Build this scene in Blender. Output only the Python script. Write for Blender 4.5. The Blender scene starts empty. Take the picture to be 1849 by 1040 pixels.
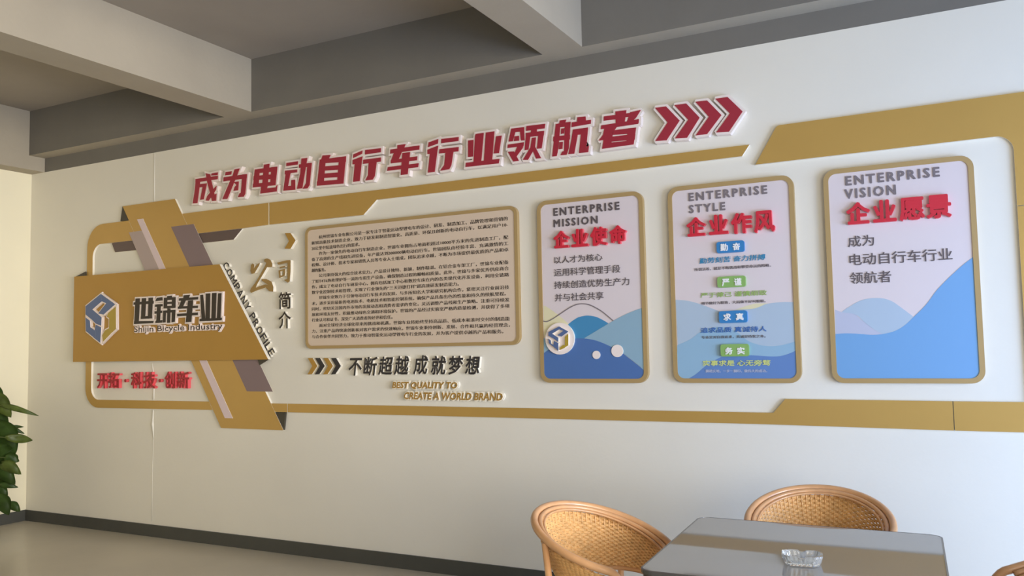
# Office wall with raised company signage, rattan chairs and a glass table
import bpy, bmesh, math, random
from mathutils import Vector, Matrix
random.seed(7)
PI = math.pi
C = bpy.context.scene.collection
SC = bpy.context.scene

# ---------------------------------------------------------------- camera
cam_data = bpy.data.cameras.new('camera')
cam_data.sensor_width = 36.0
cam_data.sensor_fit = 'HORIZONTAL'
cam_data.lens = 36.0 * 1510.4 / 1849.0
cam_data.clip_start = 0.05
cam = bpy.data.objects.new('camera', cam_data)
C.objects.link(cam)
right = Vector((0.8863031, 0.46264928, -0.02055387))
up = Vector((0.04890977, -0.04937803, 0.9975819))
fwd = Vector((-0.46051563, 0.88516521, 0.06639197))
cam.matrix_world = Matrix(((right.x, up.x, -fwd.x, 0.0),
                           (right.y, up.y, -fwd.y, -4.75798),
                           (right.z, up.z, -fwd.z, 1.5),
                           (0, 0, 0, 1)))
SC.camera = cam

# ---------------------------------------------------------------- sky, daylight, exposure
SC.view_settings.view_transform = 'Standard'
SC.view_settings.look = 'None'
SC.view_settings.gamma = 1.0
SC.view_settings.use_curve_mapping = False
SC.view_settings.exposure = 0.10
world = bpy.data.worlds.new('daylight')
SC.world = world
world.use_nodes = True
bg = world.node_tree.nodes['Background']
bg.inputs[0].default_value = (0.72, 0.80, 1.0, 1)
bg.inputs[1].default_value = 1.0


def window_light(name, loc, target, sx, sy, power, col, spread=180):
    l = bpy.data.lights.new(name, 'AREA')
    l.shape = 'RECTANGLE'
    l.size, l.size_y = sx, sy
    l.energy = power
    l.color = col
    l.spread = math.radians(spread)
    o = bpy.data.objects.new(name, l)
    C.objects.link(o)
    o.location = loc
    o.rotation_euler = (Vector(target) - Vector(loc)).to_track_quat('-Z', 'Y').to_euler()
    return o


# cool sky light entering through the glazed right-hand wall, close to the sign wall
window_light('window_daylight', (3.12, -1.9, 1.05), (0.4, -0.9, 0.6), 3.0, 1.8, 250, (0.34, 0.55, 1.0))
# low warm sunlight softened by the glazing, travelling along the wall
window_light('window_sunlight', (3.12, -4.2, 1.7), (-7.4, -2.0, 1.6), 4.2, 2.2, 75, (1.0, 0.88, 0.66), 60)
# windows further back in the room
window_light('rear_window_daylight', (3.12, -6.6, 1.8), (-3.0, -4.5, 0.0), 3.0, 2.2, 190, (1.0, 0.95, 0.86))


# ---------------------------------------------------------------- helpers
def srgb(r, g, b):
    f = lambda v: (v / 255 / 12.92) if v / 255 <= 0.04045 else ((v / 255 + 0.055) / 1.055) ** 2.4
    return (f(r), f(g), f(b), 1.0)


def mat(name, col, rough=0.6, metal=0.0, noise=0.0, nscale=8.0, bump=0.0, bscale=60.0, coat=0.0, spec=0.5, ior=None):
    m = bpy.data.materials.new(name)
    m.use_nodes = True
    nt = m.node_tree
    b = nt.nodes['Principled BSDF']
    b.inputs['Base Color'].default_value = col
    b.inputs['Roughness'].default_value = rough
    b.inputs['Metallic'].default_value = metal
    b.inputs['Specular IOR Level'].default_value = spec
    if coat:
        b.inputs['Coat Weight'].default_value = coat
        b.inputs['Coat Roughness'].default_value = 0.08
    if ior:
        b.inputs['IOR'].default_value = ior
    if noise or bump:
        tc = nt.nodes.new('ShaderNodeTexCoord')
    if noise:
        n = nt.nodes.new('ShaderNodeTexNoise')
        n.inputs['Scale'].default_value = nscale
        n.inputs['Detail'].default_value = 5
        nt.links.new(tc.outputs['Object'], n.inputs['Vector'])
        r = nt.nodes.new('ShaderNodeMapRange')
        r.inputs['From Min'].default_value = 0.3
        r.inputs['From Max'].default_value = 0.7
        r.inputs['To Min'].default_value = 1 - noise
        r.inputs['To Max'].default_value = 1 + noise
        nt.links.new(n.outputs['Fac'], r.inputs['Value'])
        mx = nt.nodes.new('ShaderNodeVectorMath')
        mx.operation = 'SCALE'
        mx.inputs[0].default_value = col[:3]
        nt.links.new(r.outputs[0], mx.inputs['Scale'])
        nt.links.new(mx.outputs[0], b.inputs['Base Color'])
    if bump:
        n2 = nt.nodes.new('ShaderNodeTexNoise')
        n2.inputs['Scale'].default_value = bscale
        n2.inputs['Detail'].default_value = 4
        nt.links.new(tc.outputs['Object'], n2.inputs['Vector'])
        bp = nt.nodes.new('ShaderNodeBump')
        bp.inputs['Strength'].default_value = bump
        bp.inputs['Distance'].default_value = 0.004
        nt.links.new(n2.outputs['Fac'], bp.inputs['Height'])
        nt.links.new(bp.outputs[0], b.inputs['Normal'])
    return m


M = {}
M['wall'] = mat('cream_wall_paint', srgb(228, 223, 209), 0.7, noise=0.02, nscale=1.5, bump=0.15, bscale=35)
M['side_wall'] = mat('sunlit_cream_wall_paint', srgb(238, 230, 202), 0.7, noise=0.02, nscale=1.5, bump=0.15, bscale=35)  # cream wall with the warm sunlight on it put into the colour
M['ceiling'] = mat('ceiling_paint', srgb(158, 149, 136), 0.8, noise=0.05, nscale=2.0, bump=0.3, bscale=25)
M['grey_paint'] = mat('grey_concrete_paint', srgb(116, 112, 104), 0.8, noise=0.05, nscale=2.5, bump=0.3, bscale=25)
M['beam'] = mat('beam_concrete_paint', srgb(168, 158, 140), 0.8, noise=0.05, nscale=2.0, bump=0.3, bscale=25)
M['floor'] = mat('polished_screed', srgb(196, 188, 172), 0.28, noise=0.08, nscale=1.3, bump=0.08, bscale=6)
M['skirting'] = mat('dark_grey_skirting', srgb(72, 72, 66), 0.45, noise=0.05, nscale=6)
M['gold'] = mat('brushed_gold_laminate', srgb(190, 152, 80), 0.36, metal=0.2, noise=0.02, nscale=3)
M['gold_sign'] = mat('deep_gold_laminate', srgb(176, 134, 56), 0.42, metal=0.2, noise=0.02, nscale=3)
M['gold_dark'] = mat('shaded_gold_laminate', srgb(160, 128, 72), 0.45, metal=0.2, noise=0.02, nscale=3)
M['foam'] = mat('white_foam_edge', srgb(240, 232, 214), 0.6)
M['gold_border'] = mat('antique_gold_border', srgb(176, 148, 98), 0.5, metal=0.15)
M['crimson'] = mat('crimson_laminate', srgb(160, 40, 56), 0.45)
M['backing'] = mat('white_acrylic_backing', srgb(240, 226, 218), 0.4)
M['red'] = mat('bright_red_acrylic', srgb(204, 40, 58), 0.35)
M['red_side'] = mat('lit_red_acrylic_edge', srgb(232, 92, 100), 0.35)  # letters are solid red; light on their sides is put into this paler tone
M['deep_red'] = mat('deep_red_acrylic', srgb(160, 26, 36), 0.4)
M['charcoal'] = mat('charcoal_laminate', srgb(46, 42, 42), 0.5)
M['dark_brown'] = mat('dark_brown_laminate', srgb(44, 33, 24), 0.5)
M['fold_dark'] = mat('dark_olive_laminate', srgb(66, 60, 48), 0.5)
M['strip_brown'] = mat('dark_umber_laminate', srgb(98, 80, 74), 0.5)
M['mauve'] = mat('mauve_grey_laminate', srgb(132, 112, 112), 0.5)
M['mauve_light'] = mat('light_mauve_laminate', srgb(176, 158, 152), 0.5)
M['pink'] = mat('pale_pink_laminate', srgb(220, 200, 200), 0.5)
M['board'] = mat('beige_board', srgb(214, 194, 172), 0.5)
M['print_dark'] = mat('dark_ink', srgb(52, 42, 38), 0.6)
M['print_grey'] = mat('grey_ink', srgb(92, 82, 82), 0.6)
M['print_soft'] = mat('soft_grey_ink', srgb(122, 112, 114), 0.6)
M['panel_face'] = mat('pale_lilac_print', srgb(218, 206, 206), 0.45)
M['logo_blue'] = mat('steel_blue_acrylic', srgb(84, 104, 146), 0.4)
M['logo_yellow'] = mat('mustard_acrylic', srgb(176, 150, 52), 0.4)
M['pale_yellow'] = mat('pale_yellow_print', srgb(222, 214, 176), 0.45)
M['mid_blue'] = mat('mid_blue_print', srgb(66, 136, 180), 0.45)
M['sky_blue'] = mat('sky_blue_print', srgb(144, 180, 204), 0.45)
M['light_blue'] = mat('light_blue_print', srgb(140, 172, 190), 0.45)
M['dark_blue'] = mat('dark_blue_print', srgb(76, 112, 168), 0.45)
M['deep_blue'] = mat('deep_blue_print', srgb(96, 132, 186), 0.45)
M['pale_blue'] = mat('pale_blue_print', srgb(172, 190, 206), 0.45)
M['mist_blue'] = mat('mist_blue_print', srgb(184, 188, 206), 0.45)
M['bright_blue'] = mat('bright_blue_print', srgb(112, 162, 208), 0.45)
M['tag_blue'] = mat('tag_blue_acrylic', srgb(52, 126, 184), 0.35)
M['tag_green'] = mat('tag_green_acrylic', srgb(136, 176, 98), 0.35)
M['white'] = mat('white_ink', srgb(236, 234, 232), 0.5)
M['teal_ink'] = mat('teal_ink', srgb(48, 132, 172), 0.5)
M['green_ink'] = mat('green_ink', srgb(150, 178, 98), 0.5)
M['blue_ink'] = mat('blue_ink', srgb(60, 106, 172), 0.5)
M['yellow_ink'] = mat('yellow_ink', srgb(208, 216, 130), 0.5)
M['rattan'] = mat('polished_rattan_cane', srgb(206, 156, 108), 0.32, noise=0.1, nscale=14, coat=0.3)
M['weave'] = mat('woven_rattan', srgb(216, 168, 106), 0.5, noise=0.15, nscale=30)
M['weave_dark'] = mat('rattan_stakes', srgb(120, 78, 40), 0.6)
M['glass_top'] = mat('dark_tempered_glass', srgb(136, 134, 131), 0.03, ior=2.15)
M['table_edge'] = mat('grey_table_rim', srgb(96, 94, 92), 0.25, metal=0.6)
M['table_wood'] = mat('dark_stained_wood', srgb(60, 50, 42), 0.5, noise=0.15, nscale=10)
M['leaf'] = mat('glossy_green_leaf', srgb(72, 98, 42), 0.4, noise=0.3, nscale=9)
M['leaf_b'] = mat('yellow_green_leaf', srgb(108, 124, 58), 0.4, noise=0.35, nscale=11)
M['stem'] = mat('green_stem', srgb(88, 98, 48), 0.6)
M['moss'] = mat('brown_coir_pole', srgb(84, 66, 44), 0.95, noise=0.3, nscale=30, bump=0.8, bscale=60)
M['pot'] = mat('white_glazed_pot', srgb(214, 210, 200), 0.3)
M['soil'] = mat('potting_soil', srgb(52, 42, 34), 0.95, noise=0.3, nscale=40, bump=0.6)
M['frame'] = mat('window_frame_white', srgb(220, 220, 216), 0.4)

g = bpy.data.materials.new('clear_glass')
g.use_nodes = True
gb = g.node_tree.nodes['Principled BSDF']
gb.inputs['Transmission Weight'].default_value = 0.86
gb.inputs['Roughness'].default_value = 0.02
gb.inputs['IOR'].default_value = 1.5
gb.inputs['Base Color'].default_value = (0.97, 0.99, 0.98, 1)
M['glass'] = g


pm = bpy.data.materials.new('window_glass')
pm.use_nodes = True
nt = pm.node_tree
nt.nodes.remove(nt.nodes['Principled BSDF'])
tr, gl, mx = nt.nodes.new('ShaderNodeBsdfTransparent'), nt.nodes.new('ShaderNodeBsdfGlossy'), nt.nodes.new('ShaderNodeMixShader')
gl.inputs['Roughness'].default_value = 0.02
mx.inputs[0].default_value = 0.06
nt.links.new(tr.outputs[0], mx.inputs[1])
nt.links.new(gl.outputs[0], mx.inputs[2])
nt.links.new(mx.outputs[0], nt.nodes['Material Output'].inputs['Surface'])
M['pane'] = pm


def link_mesh(name, bm, mats, parent=None, smooth=False):
    bmesh.ops.recalc_face_normals(bm, faces=bm.faces)
    me = bpy.data.meshes.new(name)
    bm.to_mesh(me)
    bm.free()
    if smooth:
        for p in me.polygons:
            p.use_smooth = True
    for m in (mats if isinstance(mats, (list, tuple)) else [mats]):
        me.materials.append(m)
    o = bpy.data.objects.new(name, me)
    C.objects.link(o)
    if parent is not None:
        o.parent = parent
        o.matrix_parent_inverse = Matrix.Translation(-parent.location) if parent.type == 'EMPTY' and parent.parent is None and tuple(parent.rotation_euler) == (0, 0, 0) else Matrix.Identity(4)
    return o


def tag(o, label=None, cat=None, group=None, kind=None):
    if label: o['label'] = label
    if cat: o['category'] = cat
    if group: o['group'] = group
    if kind: o['kind'] = kind
    return o


def thing(name, label, cat, loc=(0, 0, 0), group=None):
    o = bpy.data.objects.new(name, None)
    C.objects.link(o)
    o.empty_display_size = 0.1
    o.location = loc
    return tag(o, label, cat, group)


def add_box(bm, x0, x1, y0, y1, z0, z1, mi=0):
    vs = [bm.verts.new((x, y, z)) for z in (z0, z1) for (x, y) in ((x0, y0), (x1, y0), (x1, y1), (x0, y1))]
    for f in ((3, 2, 1, 0), (4, 5, 6, 7), (0, 1, 5, 4), (1, 2, 6, 5), (2, 3, 7, 6), (3, 0, 4, 7)):
        bm.faces.new([vs[i] for i in f]).material_index = mi


def box(name, b, m, parent=None, bevel=0.0):
    bm = bmesh.new()
    add_box(bm, *b)
    if bevel:
        bmesh.ops.bevel(bm, geom=bm.edges[:], offset=bevel, segments=2, affect='EDGES')
    return link_mesh(name, bm, m, parent)


def area2(p):
    return sum(p[i][0] * p[(i + 1) % len(p)][1] - p[(i + 1) % len(p)][0] * p[i][1] for i in range(len(p)))


def ccw(p):
    return list(p) if area2(p) > 0 else list(reversed(p))


def grow(p, d):
    """outline of polygon p (x, z) pushed outwards by d with limited mitres"""
    p = ccw(p)
    out = []
    n = len(p)
    for i in range(n):
        a, b, c = Vector(p[i - 1]), Vector(p[i]), Vector(p[(i + 1) % n])
        e1 = (b - a).normalized()
        e2 = (c - b).normalized()
        n1 = Vector((e1.y, -e1.x))
        n2 = Vector((e2.y, -e2.x))
        s = n1 + n2
        k = 1 + n1.dot(n2)
        if k < 0.5:
            out.append(tuple(b + n1 * d))
            out.append(tuple(b + n2 * d))
        else:
            out.append(tuple(b + s * (d / k)))
    return out


def add_plate(bm, poly, yb, yf, face=0, side=1):
    """flat plate standing on the wall: polygon in (x, z), back at y=-yb, front at y=-yf"""
    poly = ccw(poly)
    yb = max(yb, .001)
    f = [bm.verts.new((x, -yf, z)) for x, z in poly]
    b = [bm.verts.new((x, -yb, z)) for x, z in poly]
    n = len(poly)
    bm.faces.new(f).material_index = face
    bm.faces.new(list(reversed(b))).material_index = side
    for i in range(n):
        j = (i + 1) % n
        bm.faces.new((f[i], b[i], b[j], f[j])).material_index = side


def plate(name, polys, yb, yf, mface, mside, parent=None, step=0.0003):
    bm = bmesh.new()
    if not isinstance(polys[0][0], (tuple, list)):
        polys = [polys]
    for k, p in enumerate(polys):
        add_plate(bm, p, yb, yf + step * k)
    return link_mesh(name, bm, [mface, mside], parent)


def round_rect(x0, x1, z0, z1, r, n=7):
    pts = []
    for cx, cz, a0 in ((x1 - r, z0 + r, -90), (x1 - r, z1 - r, 0), (x0 + r, z1 - r, 90), (x0 + r, z0 + r, 180)):
        for i in range(n + 1):
            a = math.radians(a0 + 90 * i / n)
            pts.append((cx + r * math.cos(a), cz + r * math.sin(a)))
    return pts


def round_corners(poly, radii, n=6):
    """poly (x, z) with a radius per corner"""
    out = []
    N = len(poly)
    for i in range(N):
        r = radii[i]
        b = Vector(poly[i])
        if not r:
            out.append(tuple(b)); continue
        u = (Vector(poly[i - 1]) - b).normalized()
        v = (Vector(poly[(i + 1) % N]) - b).normalized()
        ang = u.angle(v)
        t = r / math.tan(ang / 2)
        p0, p1 = b + u * t, b + v * t
        c = b + (u + v).normalized() * (r / math.sin(ang / 2))
        a0 = math.atan2(p0.y - c.y, p0.x - c.x)
        a1 = math.atan2(p1.y - c.y, p1.x - c.x)
        da = (a1 - a0 + PI) % (2 * PI) - PI
        for k in range(n + 1):
            a = a0 + da * k / n
            out.append((c.x + r * math.cos(a), c.y + r * math.sin(a)))
    return out


def ring(name, outer, inner, yb, yf, mface, mside, parent=None):
    bm = bmesh.new()
    yb = max(yb, .001)
    n = len(outer)
    L = [[bm.verts.new((x, -y, z)) for x, z in P] for P, y in ((outer, yf), (inner, yf), (outer, yb), (inner, yb))]
    for i in range(n):
        j = (i + 1) % n
        bm.faces.new((L[0][i], L[0][j], L[1][j], L[1][i])).material_index = 0
        bm.faces.new((L[0][i], L[2][i], L[2][j], L[0][j])).material_index = 1
        bm.faces.new((L[1][i], L[1][j], L[3][j], L[3][i])).material_index = 1
        bm.faces.new((L[2][i], L[3][i], L[3][j], L[2][j])).material_index = 1
    return link_mesh(name, bm, [mface, mside], parent)


def add_tube(bm, pts, r, n=8, closed=False, flat=1.0, cap=True):
    pts = [Vector(p) for p in pts]
    N = len(pts)
    rings = []
    prev = None
    for i, p in enumerate(pts):
        a = pts[i - 1] if (i > 0 or closed) else p
        b = pts[(i + 1) % N] if (i < N - 1 or closed) else p
        t = (b - a).normalized()
        if prev is None:
            ref = Vector((0, 0, 1)) if abs(t.z) < 0.9 else Vector((1, 0, 0))
        else:
            ref = prev
        nrm = (ref - t * ref.dot(t)).normalized()
        prev = nrm
        bn = t.cross(nrm)
        rr = r[i] if isinstance(r, (list, tuple)) else r
        rings.append([bm.verts.new(p + nrm * rr * math.cos(2 * PI * k / n) + bn * rr * flat * math.sin(2 * PI * k / n)) for k in range(n)])
    for i in range(N if closed else N - 1):
        A, B = rings[i], rings[(i + 1) % N]
        for k in range(n):
            bm.faces.new((A[k], A[(k + 1) % n], B[(k + 1) % n], B[k]))
    if cap and not closed:
        bm.faces.new(list(reversed(rings[0])))
        bm.faces.new(rings[-1])


def tube(name, pts, r, m, parent=None, n=8, closed=False, flat=1.0):
    bm = bmesh.new()
    add_tube(bm, pts, r, n, closed, flat)
    return link_mesh(name, bm, m, parent, smooth=True)


_cache = {}


def glyphs(text, bold, depth, spacing=1.0):
    """lettering as raw mesh data (verts, faces) from Blender's own font, front at local z = depth"""
    key = (text, bold, depth, spacing)
    if key not in _cache:
        cu = bpy.data.curves.new('lettering', 'FONT')
        cu.body = text
        cu.offset = bold
        cu.extrude = depth / 2
        cu.resolution_u = 2
        cu.space_character = spacing
        ob = bpy.data.objects.new('lettering', cu)
        C.objects.link(ob)
        dg = bpy.context.evaluated_depsgraph_get()
        dg.update()
        me = bpy.data.meshes.new_from_object(ob.evaluated_get(dg))
        vs = [v.co.copy() for v in me.vertices]
        fs = [(tuple(p.vertices), p.normal.z) for p in me.polygons]
        bpy.data.objects.remove(ob)
        bpy.data.curves.remove(cu)
        bpy.data.meshes.remove(me)
        _cache[key] = (vs, fs)
    return _cache[key]


def lettering(name, text, bx, yb, yf, mface, mside, parent=None, bold=0.0, shear=0.0, rot=None, fat=0.0, kind=None, frame=None, nfat=8, flat=False):
    """text fitted to the wall rectangle bx = (x0, x1, z0, z1); fat thickens every stroke by overlaid shifted outlines.
    frame: bounds of a longer line that this piece is set in, (x0, x1, y0, y1, shift)"""
    vs, fs = glyphs(text, bold, 0.1)
    yb = max(yb, .001)
    if frame:
        x0, x1, y0, y1, shift = frame
    else:
        x0, x1 = min(v.x for v in vs), max(v.x for v in vs)
        y0, y1 = min(v.y for v in vs), max(v.y for v in vs)
        shift = 0.0
    X0, X1, Z0, Z1 = bx
    X0, X1, Z0, Z1 = X0 + fat, X1 - fat, Z0 + fat, Z1 - fat
    w = (X1 - X0) - abs(shear) * (Z1 - Z0)
    out, faces, mi = [], [], []
    shifts = [(0.0, 0.0)]
    if fat:
        shifts += [(fat * math.cos(2 * PI * k / nfat), fat * math.sin(2 * PI * k / nfat)) for k in range(nfat)]
    for c, (sx, sz) in enumerate(shifts):
        n0 = len(out)
        for v in vs:
            u = (v.x + shift - x0) / (x1 - x0)
            t = (v.y - y0) / (y1 - y0)
            x = X0 + u * w + shear * t * (Z1 - Z0) + sx
            z = Z0 + t * (Z1 - Z0) + sz
            y = -((yf + .00012 * c) if v.z > 0 else yb)
            if rot:
                cx, cz, a = rot
                dx, dz = x - cx, z - cz
                x = cx + dx * math.cos(a) - dz * math.sin(a)
                z = cz + dx * math.sin(a) + dz * math.cos(a)
            out.append((x, y, z))
        for f, nz in fs:
            if nz < -0.5 or (flat and nz < 0.5):
                continue          # the back rests against its support; print has no edge
            faces.append(tuple(q + n0 for q in f))
            mi.append(0 if nz > 0.5 else 1)
    me = bpy.data.meshes.new(name)
    me.from_pydata(out, [], faces)
    me.materials.append(mface)
    me.materials.append(mside)
    for p, k in zip(me.polygons, mi):
        p.material_index = k
    o = bpy.data.objects.new(name, me)
    C.objects.link(o)
    if parent is not None:
        o.parent = parent
        if parent.type == 'EMPTY':
            o.matrix_parent_inverse = Matrix.Translation(-parent.location)
    if kind:
        o['kind'] = kind
    return o


def letters(name, text, bx, yb, yf, mface, mside, parent, bold=0.0, shear=0.0, fat=0.0, spacing=1.0, flat=False):
    """a line of lettering, every character an object of its own"""
    full = glyphs(text, bold, 0.1, spacing)[0]
    x0, x1 = min(v.x for v in full), max(v.x for v in full)
    y0, y1 = min(v.y for v in full), max(v.y for v in full)
    for j, ch in enumerate(text):
        if ch == ' ':
            continue
        upto = max(v.x for v in glyphs(text[:j + 1], bold, 0.1, spacing)[0])
        shift = upto - max(v.x for v in glyphs(ch, bold, 0.1)[0])
        lettering(name, ch, bx, yb, yf, mface, mside, parent, bold, shear, None, fat, None, (x0, x1, y0, y1, shift), flat=flat)


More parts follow.
